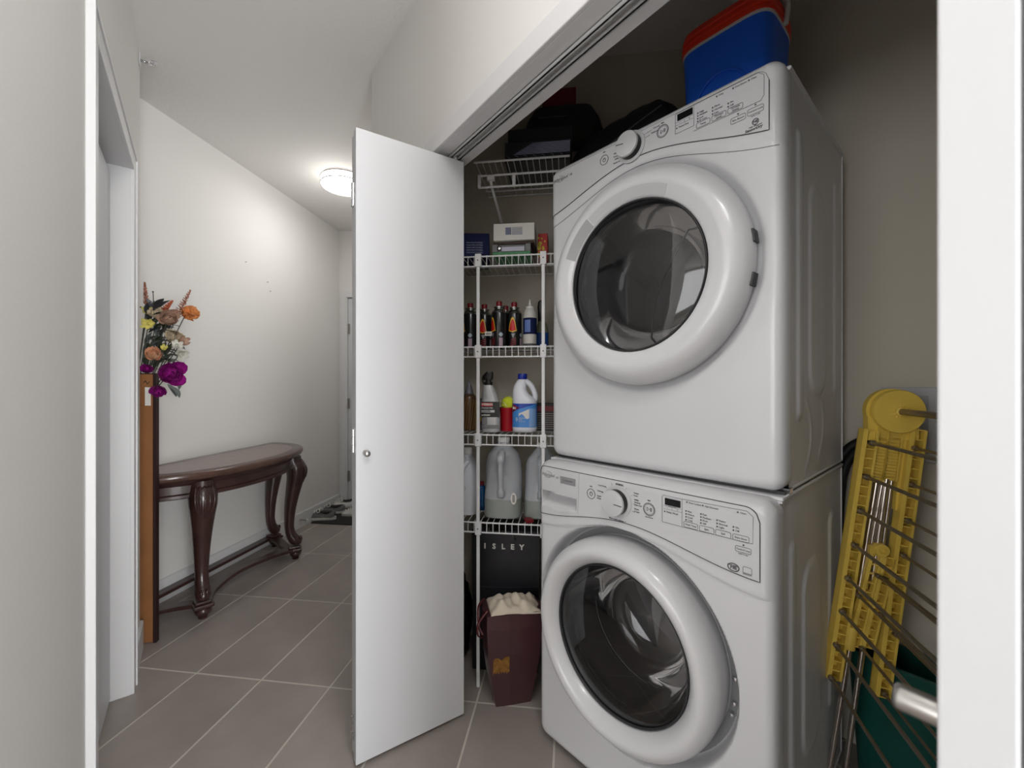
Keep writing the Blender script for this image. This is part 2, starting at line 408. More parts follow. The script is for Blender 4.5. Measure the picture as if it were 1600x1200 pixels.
# ------------------------------------------------------------------ appliances
dlX = Vector((.666, -.746, 0)); dnY = Vector((.746, .666, 0)); O0 = Vector((.147, 1.442, 0))
RZ_A = math.atan2(-.746, .666)
def smooth(a, b, x):
    t = max(0, min(1, (x-a)/(b-a))); return t*t*(3-2*t)
def make_front(kind):
    X0, X1 = -.018, .690
    if kind == 'dryer': Z0, Z1 = .952, 1.945; cx, cz, ro, rd, hole = .328, 1.503, .308, .020, .215
    else: Z0, Z1 = .02, .944; cx, cz, ro, rd, hole = .304, .478, .300, .055, .225
    RC, RE = .035, .026
    def arch(x, off=0):
        q = max(-1, min(1, (x-.325)/.345)); cf = (math.cos(PI*q)+1)/2
        if kind == 'dryer': return 1.776+.078*(.6*cf+.4*(1-q*q))-off*(.020+.012*(1-cf))
        return .768+.045*cf-off*(.023+.013*(1-cf))
    def h(x, z):
        qx = abs(x-(X0+X1)/2)-(X1-X0)/2+RC; qz = abs(z-(Z0+Z1)/2)-(Z1-Z0)/2+RC
        sd = math.hypot(max(qx, 0), max(qz, 0))+min(max(qx, qz), 0)-RC
        d = max(0, min(RE, -sd)); y = RE-math.sqrt(max(0, RE*RE-(RE-d)**2))
        y -= .004*smooth(-.003, .003, z-arch(x, 1))*smooth(0, .02, d)
        r = math.hypot(x-cx, z-cz)
        y += rd*(1-smooth(ro-.004, ro+(.022 if kind == 'dryer' else .016), r))
        if kind == 'dryer': y += .004*(1-smooth(ro+.01, ro+.06, r))
        return y
    return X0, X1, Z0, Z1, cx, cz, ro, rd, hole, RC, arch, h

def build_appliance(kind, origin, label, depth):
    X0, X1, Z0, Z1, cx, cz, ro, rd, hole, RC, arch, h = make_front(kind)
    t = thing(kind, origin, RZ_A, label, kind if kind != 'washer' else 'washing machine')
    zo = 0
    # moulded front
    bm = BM(); st = .006 if kind == 'dryer' else .0042; nx = int((X1-X0)/st); nz = int((Z1-Z0)/st)
    def clampc(x, z):
        mx, mz = (X0+X1)/2, (Z0+Z1)/2; qx = abs(x-mx)-(X1-X0)/2+RC; qz = abs(z-mz)-(Z1-Z0)/2+RC
        if qx > 0 and qz > 0:
            l = math.hypot(qx, qz)
            if l > RC:
                x = mx+math.copysign((X1-X0)/2-RC+qx*RC/l, x-mx); z = mz+math.copysign((Z1-Z0)/2-RC+qz*RC/l, z-mz)
        return x, z
    g = []
    slot = (-.002, .148, .792, .846)
    for i in range(nx+1):
        col = []
        for j in range(nz+1):
            x, z = clampc(X0+(X1-X0)*i/nx, Z0+(Z1-Z0)*j/nz)
            y = h(x, z)
            if kind == 'washer':
                # detergent drawer finger slot: half-pocket
                sx0, sx1, sz0, sz1 = slot
                zb = sz0+.012*smooth(.06, .148, x)
                ins = min(x-sx0, sx1-x, z-zb, sz1-.006*x/.148-z)
                if ins > 0: y += .042*smooth(0, .0045, ins)*(.10+.90*smooth(zb, sz1-.012, z))
            col.append(bm.verts.new((x, y, z)))
        g.append(col)
    for i in range(nx):
        for j in range(nz):
            vs = (g[i][j], g[i+1][j], g[i+1][j+1], g[i][j+1])
            if all(math.hypot(v.co.x-cx, v.co.z-cz) < hole for v in vs): continue
            bm.faces.new(vs)
    ringv = [g[i][0] for i in range(nx+1)]+[g[nx][j] for j in range(1, nz+1)]+[g[i][nz] for i in range(nx-1, -1, -1)]+[g[0][j] for j in range(nz-1, 0, -1)]
    back = [bm.verts.new((v.co.x, .058, v.co.z)) for v in ringv]
    for i in range(len(ringv)):
        j = (i+1) % len(ringv); bm.faces.new((ringv[i], ringv[j], back[j], back[i]))
    link('front_panel', bm, M_app, t, True, auto=50)
    # cabinet
    bm = BM(); zt = Z1-.008; zb = Z0+.0
    box(bm, X0+.003, X0+.006, .058, depth, zb, zt); box(bm, X0+.003, X1-.003, .058, depth, zt-.004, zt); box(bm, X0+.003, X1-.003, depth-.004, depth, zb, zt); box(bm, X0+.003, X1-.003, .058, depth, zb, zb+.004)
    link('cabinet', bm, M_side, t)
    # visible right side: pressed steel heightfield with ribs
    bm = BM(); ny, nzz = 90, 120; gg = []
    def rr(y, z, y0, y1, z0, z1, rc):
        qx = abs(y-(y0+y1)/2)-(y1-y0)/2+rc; qz = abs(z-(z0+z1)/2)-(z1-z0)/2+rc
        return math.hypot(max(qx, 0), max(qz, 0))+min(max(qx, qz), 0)-rc
    for i in range(ny+1):
        c = []
        for j in range(nzz+1):
            y = .058+(depth-.058)*i/ny; z = zb+(zt-zb)*j/nzz; zz = z-Z0; H = Z1-Z0
            e = 0
            for (y0, y1, z0, z1, rc) in ((.118, .165, .16, H-.12, .02), (.225, .40, .22, H-.21, .07), (.50, .575, .22, H-.13, .03)):
                s = rr(y, zz, y0, y1, z0, z1, rc); e += .005*(1-smooth(-.010, .004, s))
            if kind == 'dryer':
                for (yc, zc, rad) in ((.20, .12, .10), (.33, .14, .10)):
                    dd = abs(math.hypot(y-yc+.05, (zz-zc))-rad)
                    if y > yc: e += .003*(1-smooth(0, .008, dd))
            e *= smooth(0, .03, min(y-.058, depth-y, zz, H-.008-zz))
            c.append(bm.verts.new((X1-.003+e-.003, y, z)))
        gg.append(c)
    for i in range(ny):
        for j in range(nzz): bm.faces.new((gg[i][j], gg[i+1][j], gg[i+1][j+1], gg[i][j+1]))
    link('side_panel', bm, M_side, t, True, auto=60)
    bm = BM(); box(bm, X0-.001, X1-.0015, .060, depth+.012, zt-.0005, zt+.009); bev(link('top_panel', bm, M_side, t), .004)
    bm = BM(); cyl(bm, (X1-.004, .0585, Z0+.03), (X1-.004, .0585, Z1-.03), .0018, 6)
    link('side_seam', bm, M_trim, t)
    # console panel surface
    px0 = X0+.012 if kind == 'washer' else X0+.004; px1 = .662; ztop = Z1-(.024 if kind == 'dryer' else .017)
    bm = BM(); N, K = 100, 14; gg = []
    for i in range(N+1):
        x = px0+(px1-px0)*i/N; c = []
        zl = arch(x); zh = ztop
        if kind == 'washer' and x < px0+.02: zh = ztop-.02+math.sqrt(max(0, .02**2-(px0+.02-x)**2))
        if x > px1-.03: zh = ztop-.03+math.sqrt(max(0, .03**2-(x-px1+.03)**2))
        for j in range(K+1):
            z = zl+(zh-zl)*j/K; c.append(Vector((x, h(x, z)-.0014, z)))
        gg.append(c)
    cut = slot
    vv = [[bm.verts.new(q) for q in c] for c in gg]
    for i in range(N):
        for j in range(K):
            m = (gg[i][j]+gg[i+1][j+1])/2
            if kind == 'washer' and cut[0]-.004 < m.x < cut[1]+.003 and cut[2]-.003 < m.z < cut[3]+.003: continue
            bm.faces.new((vv[i][j], vv[i+1][j], vv[i+1][j+1], vv[i][j+1]))
    con = link('control_panel', bm, M_panel, t, True)
    edge = [c[0] for c in gg]+[c[j] for c in [gg[-1]] for j in range(1, K+1)]+[c[K] for c in gg[-2::-1]]
    if kind == 'washer': edge += [gg[0][j] for j in range(K-1, 0, -1)]
    bm = BM(); tube(bm, [q+Vector((0, -.0004, 0)) for q in (edge if kind == 'washer' else edge[:N+K+1])], .00105, 5, closed=(kind == 'washer')); link('panel_seam', bm, M_seam, t)
    if kind == 'dryer':
        bm = BM(); tube(bm, [q+Vector((0, -.0002, 0)) for q in edge[N+K:]], .0006, 5); link('panel_seam', bm, M_lprint, t)
    bm = BM(); tube(bm, [(X0+.01+(X1-X0-.02)*i/80, h(X0+.01+(X1-X0-.02)*i/80, arch(X0+.01+(X1-X0-.02)*i/80, 1)-.004)-.0009, arch(X0+.01+(X1-X0-.02)*i/80, 1)-.004) for i in range(81)], .0007, 5)
    link('crease_line', bm, M_print if kind == 'dryer' else M_trim, t)
    return t, cx, cz, ro, rd, h, arch, Z0, Z1

Y = -.0062
def ringline(bm, x, z, r, w=.0007, y=Y, k=28):
    tube(bm, [(x+r*math.cos(2*PI*i/k), y, z+r*math.sin(2*PI*i/k)) for i in range(k)], w, 5, closed=True)
def rectline(bm, x0, x1, z0, z1, w=.0005, y=Y, rc=.003):
    pts = []
    for cx_, cz_, a in ((x1-rc, z1-rc, 0), (x0+rc, z1-rc, PI/2), (x0+rc, z0+rc, PI), (x1-rc, z0+rc, 1.5*PI)):
        for i in range(4): pts.append((cx_+rc*math.cos(a+PI/6*i), y, cz_+rc*math.sin(a+PI/6*i)))
    tube(bm, pts, w, 4, closed=True)
def dot(bm, x, z, r=.0019): lathe(bm, [(r, .0005), (r, -.0006), (.0001, -.0007)], 8, (x, Y+.0002, z), 'Y')
def polyline(bm, pts, w=.0005): tube(bm, [(x, Y, z) for x, z in pts], w, 4)

def knob(t, x, z, ang):
    bm = BM(); lathe(bm, [(.045, Y+.003), (.045, Y-.002), (.041, Y-.003)], 40, (x, 0, z), 'Y'); link('dial_ring', bm, mat('dial_ring_grey', (190, 190, 191), .4), t, True, auto=30)
    kb = BM(); lathe(kb, [(.0355, Y), (.0345, Y-.020), (.033, Y-.0215)], 40, (x, 0, z), 'Y'); k = link('dial', kb, M_black, t, True, auto=30, label='black-sided rotary dial with silver face')
    bm = BM(); lathe(bm, [(.0358, Y-.0215), (.0362, Y-.024), (.0348, Y-.028), (.028, Y-.0295), (.0001, Y-.0295)], 40, (x, 0, z), 'Y')
    link('dial_face', bm, M_knob, k, True, auto=30)
    bm = BM(); c, s = math.cos(ang), math.sin(ang)
    box(bm, .008, .032, -.0012, .0012, -.0010, .0010, M=Matrix.Translation((x, Y-.0297, z)) @ Matrix.Rotation(-ang, 4, 'Y'))
    link('pointer', bm, M_print, k)

# ---- dryer
DR, cx, cz, ro, rd, hD, archD, Z0, Z1 = build_appliance('dryer', O0, 'white front-load clothes dryer stacked on top of the washing machine', .622)
# door
dp = bpy.data.objects.new('door', None); COL.objects.link(dp); dp.parent = DR
bm = BM()
lathe(bm, [(.296, .020), (.305, .012), (.3065, -.002), (.304, -.018), (.296, -.034), (.283, -.047), (.270, -.054), (.260, -.0565), (.252, -.0565), (.247, -.055), (.230, -.049), (.217, -.044), (.2135, -.041), (.2115, -.036), (.2115, .012)], 96, (cx, 0, cz), 'Y', caps=False)
ring = link('door_ring', bm, M_app, DR, True, auto=70); bpy.data.objects.remove(dp, do_unlink=True)
bm = BM(); lathe(bm, [(.2110, -.041), (.2090, -.043), (.2065, -.041), (.2065, .0)], 80, (cx, 0, cz), 'Y', caps=False); link('glass_bezel', bm, M_rubber, ring, True, auto=60)
Mg_d = glass_mat('smoked_glass_dryer', (.50, .50, .51), .05, .04)
bm = BM(); lathe(bm, [(.2065, -.039), (.19, -.045), (.16, -.051), (.11, -.057), (.05, -.060), (.0005, -.061)], 64, (cx, 0, cz), 'Y', caps=False); link('door_glass', bm, Mg_d, ring, True)
bm = BM(); lathe(bm, [(.2055, .0), (.192, .03), (.170, .075), (.155, .10), (.13, .112), (.08, .118), (.0005, .12)], 64, (cx, 0, cz), 'Y', caps=False)
link('inner_window', bm, glass_mat('inner_glass_dryer', (.80, .80, .80), .05, .03), ring, True)
# finger grip and trim crescent on the ring's inner slope
def sector(name, a0, a1, prof, m, parent, k=24, auto=40, thick=True):
    bm = BM(); rings = lathe(bm, prof+[prof[0]], k, (cx, 0, cz), 'Y', caps=False, a0=a0, a1=a1)
    bm.faces.new([r[0] for r in rings[:-1]]); bm.faces.new([r[-1] for r in rings[:-1]][::-1])
    bmesh.ops.remove_doubles(bm, verts=bm.verts, dist=1e-6)
    return link(name, bm, m, parent, True, auto=auto)
M_grip = mat('grip_grey', (158, 158, 160), .4)
sector('finger_grip', math.radians(126), math.radians(157), [(.2165, -.0446), (.2465, -.0558), (.2475, -.0500), (.2165, -.038)], M_grip, ring)
sector('bevel_strip', math.radians(62), math.radians(125), [(.2165, -.0443), (.2440, -.0548), (.2445, -.048), (.2165, -.038)], mat('bevel_grey', (188, 188, 190), .35), ring)
for a in (8, -11):
    c, s = math.cos(math.radians(a)), math.sin(math.radians(a))
    bm = BM(); box(bm, -.005, .004, -.014, .014, -.016, .016, M=Matrix.Translation((cx+.3055*c, 0, cz+.3055*s)) @ Matrix.Rotation(-math.radians(a), 4, 'Y'))
    bev(link('hinge_cover', bm, M_rubber, ring), .002)
# drum
bm = BM(); lathe(bm, [(.213, .02), (.235, .06), (.27, .075), (.29, .12), (.29, .52), (.25, .56), (.06, .56), (.0005, .555)], 64, (cx, 0, cz), 'Y', caps=False)
dm = link('drum', bm, mat('dryer_drum_grey', (150, 150, 152), .45, metal=.3), DR, True, auto=40)
for k in range(3):
    a = math.radians(20+120*k); bm = BM()
    pts = [(cx+(.27-.0)*math.cos(a+.3*i/10), .12+.38*i/10, cz+.27*math.sin(a+.3*i/10)) for i in range(11)]
    tube(bm, pts, .028, 8); link('drum_baffle', bm, mat('baffle_grey', (120, 120, 122), .4), dm, True)
bm = BM(); tube(bm, bez([(cx+.135, .07, cz+.16), (cx+.06, .085, cz+.06), (cx+.005, .09, cz-.05), (cx-.01, .085, cz-.17)], 10), .003, 6)
link('lint_duct_edge', bm, M_black, dm, True)
knob(DR, .306, 1.889, math.radians(170))
# console marks
bm = BM()
for x, z, r in ((.212, 1.889, .0145), (.404, 1.891, .0165)):
    ringline(bm, x, z, r, .0009)
ringline(bm, .212, 1.889, .0055, .0008); polyline(bm, [(.212, 1.889), (.212, 1.896)], .0007)
ringline(bm, .404, 1.891, .0135, .0005)
polyline(bm, [(.398, 1.886), (.398, 1.896), (.405, 1.891), (.398, 1.886)], .0007); polyline(bm, [(.408, 1.886), (.408, 1.896)], .0008); polyline(bm, [(.411, 1.886), (.411, 1.896)], .0008)
for x in (.212, .404): box(bm, x-.004, x+.004, Y-.0008, Y, 1.912, 1.9145)
polyline(bm, [(.440, 1.866), (.440, 1.916), (.443, 1.919), (.490, 1.919)]); polyline(bm, [(.440, 1.866), (.490, 1.866), (.490, 1.919), (.640, 1.919), (.652, 1.908), (.652, 1.862), (.645, 1.852), (.490, 1.852)]); polyline(bm, [(.440, 1.887), (.490, 1.887)], .0003); polyline(bm, [(.440, 1.895), (.490, 1.895)], .0003); polyline(bm, [(.465, 1.887), (.465, 1.895)], .0003)
for x0 in (.4965, .535, .573): rectline(bm, x0, x0+.034, 1.855, 1.868)
rectline(bm, .580, .613, 1.826, 1.840); rectline(bm, .617, .651, 1.828, 1.843)
for x, z in ((.547, 1.912), (.585, 1.912), (.620, 1.912), (.500, 1.872), (.500, 1.879), (.500, 1.886), (.500, 1.893), (.537, 1.873), (.537, 1.881), (.537, 1.889), (.574, 1.873), (.574, 1.881), (.596, 1.845), (.634, 1.848), (.444, 1.880)): dot(bm, x, z)
ringline(bm, .634, 1.809, .0065, .0009)
polyline(bm, [(.345, 1.906), (.372, 1.909)], .0004); polyline(bm, [(.350, 1.896), (.366, 1.898)], .0004)
link('console_marks', bm, M_print, DR)['kind'] = 'stuff'
bm = BM(); box(bm, .446, .487, Y-.001, Y+.001, 1.898, 1.915); link('display', bm, M_disp, DR)
s = .0062
texts('console_lettering', [
 ('Timed Dry', .449, Y, 1.880, s, 'LEFT'), ('High', .504, Y, 1.893, s, 'LEFT'), ('Medium', .504, Y, 1.886, s, 'LEFT'), ('Low', .504, Y, 1.879, s, 'LEFT'), ('Ex Low', .504, Y, 1.872, s, 'LEFT'),
 ('Temp', .5135, Y, 1.8615, s, 'CENTER'), ('More', .541, Y, 1.889, s, 'LEFT'), ('Normal', .541, Y, 1.881, s, 'LEFT'), ('Less', .541, Y, 1.873, s, 'LEFT'),
 ('Dryness', .552, Y, 1.8645, s, 'CENTER'), ('Level', .552, Y, 1.8585, s, 'CENTER'), ('On', .578, Y, 1.881, s, 'LEFT'), ('Off', .578, Y, 1.873, s, 'LEFT'), ('Wrinkle', .590, Y, 1.8645, s, 'CENTER'), ('Shield', .590, Y, 1.8585, s, 'CENTER'),
 ('Eco Boost', .5965, Y, 1.833, s, 'CENTER'), ('Control Lock', .634, Y, 1.836, .0055, 'CENTER'), ('hold 3 sec', .634, Y, 1.8245, .0048, 'CENTER'),
 ('Wet', .551, Y, 1.912, s, 'LEFT'), ('Cool Down', .589, Y, 1.912, .0055, 'LEFT'), ('Clean', .624, Y, 1.912, .0055, 'LEFT'),
 ('HE', .634, Y, 1.809, .008, 'CENTER', 0, .0003), ('High Efficiency', .634, Y, 1.7995, .0048, 'CENTER'), ('SensorDry', .630, Y, 1.7935, .0085, 'CENTER', .15, .0003),
 ('Normal', .376, Y, 1.911, s, 'LEFT'), ('Delicate', .370, Y, 1.900, s, 'LEFT'), ('Heavy', .262, Y, 1.893, s, 'RIGHT'), ('Towels', .264, Y, 1.883, s, 'RIGHT'), ('Bulky', .264, Y, 1.875, s, 'RIGHT'), ('Quick Dry', .272, Y, 1.864, s, 'RIGHT'),
 ('+', .478, Y, 1.891, .007, 'CENTER'), ('-', .452, Y, 1.891, .007, 'CENTER'), ('HE', .074, Y, 1.895, .009, 'LEFT'),
 ], M_print, DR)
texts('brand_lettering', [('Whirlpool', .000, Y+.001, 1.896, .0155, 'LEFT', .3, .0003)], M_print, DR)
bm = BM(); tube(bm, [(.033+.016*math.cos(math.radians(a)), Y, 1.896+.009*math.sin(math.radians(a))) for a in range(200, 480, 14)], .0006, 5); link('brand_swoosh', bm, M_lprint, DR)
# feet at dryer bottom / stacking kit
bm = BM(); box(bm, -.008, .684, .03, .60, .9458, .9525); link('stacking_bracket', bm, M_rubber, DR)
bm = BM(); box(bm, .655, .688, .05, .075, .9458, .956); link('stacking_clip', bm, M_chrome, DR)

# ---- washer
WS, cx, cz, ro, rd, hW, archW, Z0, Z1 = build_appliance('washer', O0-dnY*.06, 'white front-load washing machine with dark glass porthole, beneath the dryer', .672)
for o in COL.objects:
    pass
bm = BM()
lathe(bm, [(.272, .055), (.279, .040), (.281, .0), (.279, -.022), (.272, -.040), (.260, -.052), (.248, -.056), (.238, -.054), (.228, -.047), (.219, -.036), (.213, -.026), (.210, -.018), (.209, .03)], 96, (cx, 0, cz), 'Y', caps=False)
ring = link('door_ring', bm, M_app, WS, True, auto=70)
bm = BM(); lathe(bm, [(.278, .056), (.299, .056), (.299, .0535), (.278, .0535)], 80, (cx, 0, cz), 'Y', caps=False); link('door_well', bm, mat('door_well_grey', (120, 120, 122), .5), WS, True, auto=30)
bm = BM(); lathe(bm, [(.2095, -.022), (.2070, -.025), (.2045, -.022), (.2045, .03)], 80, (cx, 0, cz), 'Y', caps=False); link('glass_bezel', bm, M_rubber, ring, True, auto=60)
Mg_w = glass_mat('smoked_glass_washer', (.62, .62, .63), .02, .03)
bm = BM(); lathe(bm, [(.2045, -.018), (.18, -.024), (.14, -.031), (.08, -.036), (.0005, -.038)], 64, (cx, 0, cz), 'Y', caps=False); link('door_glass', bm, Mg_w, ring, True)
bm = BM(); lathe(bm, [(.203, .0), (.193, .05), (.172, .09), (.155, .13), (.142, .16), (.125, .175), (.10, .18), (.0005, .175)], 64, (cx, 0, cz), 'Y', caps=False)
link('inner_bowl', bm, glass_mat('inner_glass_washer', (.72, .72, .73), .03, .05), ring, True)
bm = BM(); lathe(bm, [(.199, .03), (.215, .05), (.222, .09), (.205, .11), (.215, .14), (.20, .16)], 64, (cx, 0, cz), 'Y', caps=False)
link('door_gasket', bm, M_rubber, WS, True, auto=60)
bm = BM(); lathe(bm, [(.205, .15), (.255, .17), (.26, .48), (.22, .50), (.0005, .50)], 64, (cx, 0, cz), 'Y', caps=False)
dm = link('drum', bm, mat('washer_drum', (95, 95, 98), .3, metal=.8, bump=.2, bscale=45), WS, True, auto=40)
bm = BM(); lathe(bm, [(.1985, .155), (.2005, .152), (.1985, .149)], 64, (cx, 0, cz), 'Y', caps=False); link('drum_rim', bm, M_chrome, dm, True)
for a in (-8, -14, 4):
    c, s_ = math.cos(math.radians(a)), math.sin(math.radians(a))
    bm = BM(); lathe(bm, [(.005, .050), (.005, .042), (.001, .041)], 10, (cx+.289*c, 0, cz+.289*s_), 'Y'); link('hinge_screw', bm, M_chrome, WS, True, auto=40)
knob(WS, .300, .868, math.radians(-4))
bm = BM()
for x, z, r in ((.208, .872, .0145), (.398, .868, .0165)): ringline(bm, x, z, r, .0009)
ringline(bm, .208, .872, .0055, .0008); polyline(bm, [(.208, .872), (.208, .879)], .0007); ringline(bm, .398, .868, .0135, .0005)
polyline(bm, [(.392, .863), (.392, .873), (.399, .868), (.392, .863)], .0007); polyline(bm, [(.402, .863), (.402, .873)], .0008); polyline(bm, [(.405, .863), (.405, .873)], .0008)
for x, z in ((.208, .893), (.398, .890)): box(bm, x-.004, x+.004, Y-.0008, Y, z, z+.0025)
polyline(bm, [(.435, .845), (.435, .910), (.438, .914), (.488, .914), (.488, .845), (.435, .845)]); polyline(bm, [(.488, .914), (.636, .918), (.649, .908), (.648, .848), (.488, .845)])
polyline(bm, [(.437, .880), (.488, .880)], .0003); polyline(bm, [(.437, .888), (.488, .888)], .0003); polyline(bm, [(.462, .880), (.462, .888)], .0003)
for x0 in (.4925, .531, .5685, .6065): rectline(bm, x0, x0+.034, .847, .8605)
rectline(bm, .612, .645, .823, .8355)
for x, z in [(.500, .909), (.539, .909), (.617, .911), (.442, .873), (.629, .840)]+[(.498, .865+.0072*i) for i in range(4)]+[(.5345, .866+.0072*i) for i in range(4)]+[(.572, .867+.0075*i) for i in range(3)]+[(.608, .868+.0075*i) for i in range(2)]: dot(bm, x, z)
for a in range(8):
    an = math.radians(-20+a*26); polyline(bm, [(.300+.050*math.cos(an), .868+.046*math.sin(an)), (.300+.058*math.cos(an), .868+.052*math.sin(an))], .0004)
tube(bm, [(.608+.012*math.cos(2*PI*i/24), Y, .784+.0085*math.sin(2*PI*i/24)) for i in range(24)], .0012, 5, closed=True)
box(bm, .595, .62, Y-.0003, Y+.0005, .7875, .7885)
link('console_marks', bm, M_print, WS)['kind'] = 'stuff'
bm = BM(); box(bm, .443, .484, Y-.001, Y+.001, .891, .908); link('display', bm, M_disp, WS)
bm = BM(); box(bm, .086, .148, Y-.001, Y+.001, .883, .905); bd = bev(link('badge', bm, M_badge, WS), .0008)
texts('badge_lettering', [('|', .099, Y-.001, .894, .014, 'CENTER'), ('DIRECT DRIVE', .122, Y-.001, .894, .0052, 'CENTER')], M_print, bd)
bm = BM(); rectline(bm, .628, .646, .776, .793, .0007); box(bm, .628, .646, Y-.0006, Y, .776, .780); link('energy_badge', bm, M_lprint, WS)
texts('console_lettering', [
 ('Delay Wash', .447, Y, .873, s, 'LEFT'), ('Hot', .502, Y, .8866, s, 'LEFT'), ('Warm', .502, Y, .8794, s, 'LEFT'), ('Cool', .502, Y, .8722, s, 'LEFT'), ('Cold', .502, Y, .865, s, 'LEFT'), ('Wash Temp', .5095, Y, .8537, .0056, 'CENTER'),
 ('Fast', .5385, Y, .8876, s, 'LEFT'), ('Medium', .5385, Y, .8804, s, 'LEFT'), ('Slow', .5385, Y, .8732, s, 'LEFT'), ('Off', .5385, Y, .866, s, 'LEFT'), ('Spin', .548, Y, .8537, s, 'CENTER'),
 ('Heavy', .576, Y, .882, s, 'LEFT'), ('Normal', .576, Y, .8745, s, 'LEFT'), ('Light', .576, Y, .867, s, 'LEFT'), ('Soil', .5855, Y, .8537, s, 'CENTER'),
 ('On', .612, Y, .8755, s, 'LEFT'), ('Off', .612, Y, .868, s, 'LEFT'), ('Extra Rinse', .6235, Y, .8537, .0055, 'CENTER'), ('Control Lock', .6285, Y, .829, .0053, 'CENTER'), ('hold 3 sec', .6285, Y, .8195, .0048, 'CENTER'),
 ('Door Locked', .505, Y, .9085, .0055, 'LEFT'), ('Add Garment', .544, Y, .9085, .0055, 'LEFT'), ('Clean', .622, Y, .911, .0055, 'LEFT'),
 ('Estimated time', .463, Y, .8885, .0035, 'CENTER'), ('+', .476, Y, .884, .007, 'CENTER'), ('-', .450, Y, .884, .007, 'CENTER'), ('Start/Pause', .398, Y, .847, .005, 'CENTER'),
 ('HE', .608, Y, .784, .0115, 'CENTER', .1, .0005), ('NORMAL', .307, Y, .917, .0062, 'CENTER', 0, .0003), ('Cold Wash', .262, Y, .903, s, 'RIGHT'), ('Delicate', .252, Y, .886, s, 'RIGHT'), ('Rapid', .244, Y, .871, s, 'RIGHT'), ('Wash', .244, Y, .864, s, 'RIGHT'),
 ('Heavy', .352, Y, .903, s, 'LEFT'), ('Duty', .352, Y, .896, s, 'LEFT'), ('Bulky', .354, Y, .885, s, 'LEFT'), ('Sanitize', .354, Y, .878, s, 'LEFT'), ('with Oxi', .354, Y, .871, s, 'LEFT'), ('Drain', .354, Y, .860, s, 'LEFT'), ('& Spin', .354, Y, .853, s, 'LEFT'),
 ('More cycle options  >', .300, Y, .8165, .0062, 'CENTER', 0, .0002)], M_print, WS)
texts('brand_lettering', [('Whirlpool', .003, Y+.0005, .900, .0135, 'LEFT', .3, .0003), ('HE', .066, Y, .897, .009, 'LEFT')], M_badge, WS)
bm = BM(); tube(bm, [(.032+.016*math.cos(math.radians(a)), Y, .902+.010*math.sin(math.radians(a))) for a in range(200, 480, 14)], .0007, 5); link('brand_swoosh', bm, M_lprint, WS)
bm = BM(); tube(bm, [(.162, Y+.001, .924), (.160, Y+.001, .86), (.156, Y+.001, .800)], .0006, 5); link('drawer_seam', bm, M_lprint, WS)
for x in (.03, .64):
    for y in (.08, .62):
        bm = BM(); lathe(bm, [(.02, 0), (.02, .012), (.008, .012), (.008, .022)], 14, (x, y, 0)); link('foot', bm, M_rubber, WS, True, auto=30)

def AP(x, y, z=0): v = O0+dlX*x+dnY*y; return Vector((v.x, v.y, z))

# ------------------------------------------------------------------ wire shelving in the corner (hall frame w,u)
US, UB = 1.6285, 1.935
WL, WR = -.478, -.02
def wires(w0, w1, z, u0, u1, lip=.042, sp=.0254, r=.0016, parent=None, lipwires=True):
    bm = BM(); n = int((w1-w0)/sp)
    for i in range(n+1):
        w = w0+.006+i*sp
        pts = [(w, u1, z), (w, u0, z)]+([(w, u0-.001, z-.002), (w, u0-.001, z-lip)] if lipwires else [])
        tube(bm, pts, r, 5)
    o = link('deck_wires', bm, M_wire, parent); o['kind'] = 'stuff'
    return o
un = thing('shelving_unit', (0, 0, 0), TH_H, 'white coated wire shelving unit with posts, left of the stacked dryer and washer', 'shelving')
un.location = (0, 0, 0)
for z in (1.711, 1.350, 1.000, .650):
    wl = -.478
    bm = BM()
    for (u, zz) in ((US, z-.003), (US, z-.042), (UB-.01, z-.003), ((US+UB)/2, z-.004)): cyl(bm, (wl, u, zz), (WR, u, zz), .0032 if u == US else .0026, 8)
    sh = link('wire_shelf', bm, M_wire, un, True, auto=40)
    wires(wl, WR, z, US, UB, parent=sh)
for w in (-.352, -.094):
    bm = BM(); ztop = 1.712; zb = 0.0 if w < -.2 else 0.0
    box(bm, w-.0065, w+.0065, US-.016, US-.005, zb, ztop); bev(link('post', bm, M_wire, un), .002)
    for z in (1.711, 1.350, 1.000, .650):
        bm = BM(); box(bm, w-.012, w+.012, US-.019, US+.004, z-.047, z+.004); c = bev(link('clip', bm, M_wire, un), .002)
        bm = BM(); lathe(bm, [(.0025, 0), (.0025, -.002)], 8, (w, US-.0195, z-.022), 'Y'); link('screw', bm, M_seam, c)
# upper closet shelf
us = thing('closet_shelf', (0, 0, 0), TH_H, 'white wire closet shelf with hanging rail above the shelving unit, near the header', 'shelf')
W0, W1 = -.372, -.012+.02
zt = 2.085
bm = BM()
cyl(bm, (W0, US, zt), (W1, US, zt), .0042, 8); cyl(bm, (W0+.02, US+.015, zt-.048), (W1, US+.015, zt-.048), .0042, 8); cyl(bm, (W0+.02, US+.015, zt-.095), (W1, US+.015, zt-.095), .0042, 8)
cyl(bm, (W0, UB-.06, zt-.004), (W1, UB-.06, zt-.004), .0035, 8); cyl(bm, (W0, UB-.005, zt-.004), (W1, UB-.005, zt-.004), .0035, 8)
link('rails', bm, M_wire, us, True, auto=40)
bm = BM()
for w in (W0+.02, W0+.16, W1-.02): box(bm, w-.006, w+.006, US+.010, US+.020, zt-.098, zt-.045)
link('rail_bracket', bm, M_wire, us)
wires(W0, W1, zt+.003, US, UB, .004, parent=us, lipwires=False)
bm = BM(); tube(bm, [(W0+.065, US+.012, zt-.055), (W0+.067, US+.03, zt-.085), (W0+.085, UB+.004, zt-.21)], .006, 8); box(bm, W0+.052, W0+.082, US+.006, US+.02, zt-.07, zt-.05); box(bm, W0+.073, W0+.097, UB, UB+.008, zt-.23, zt-.18)
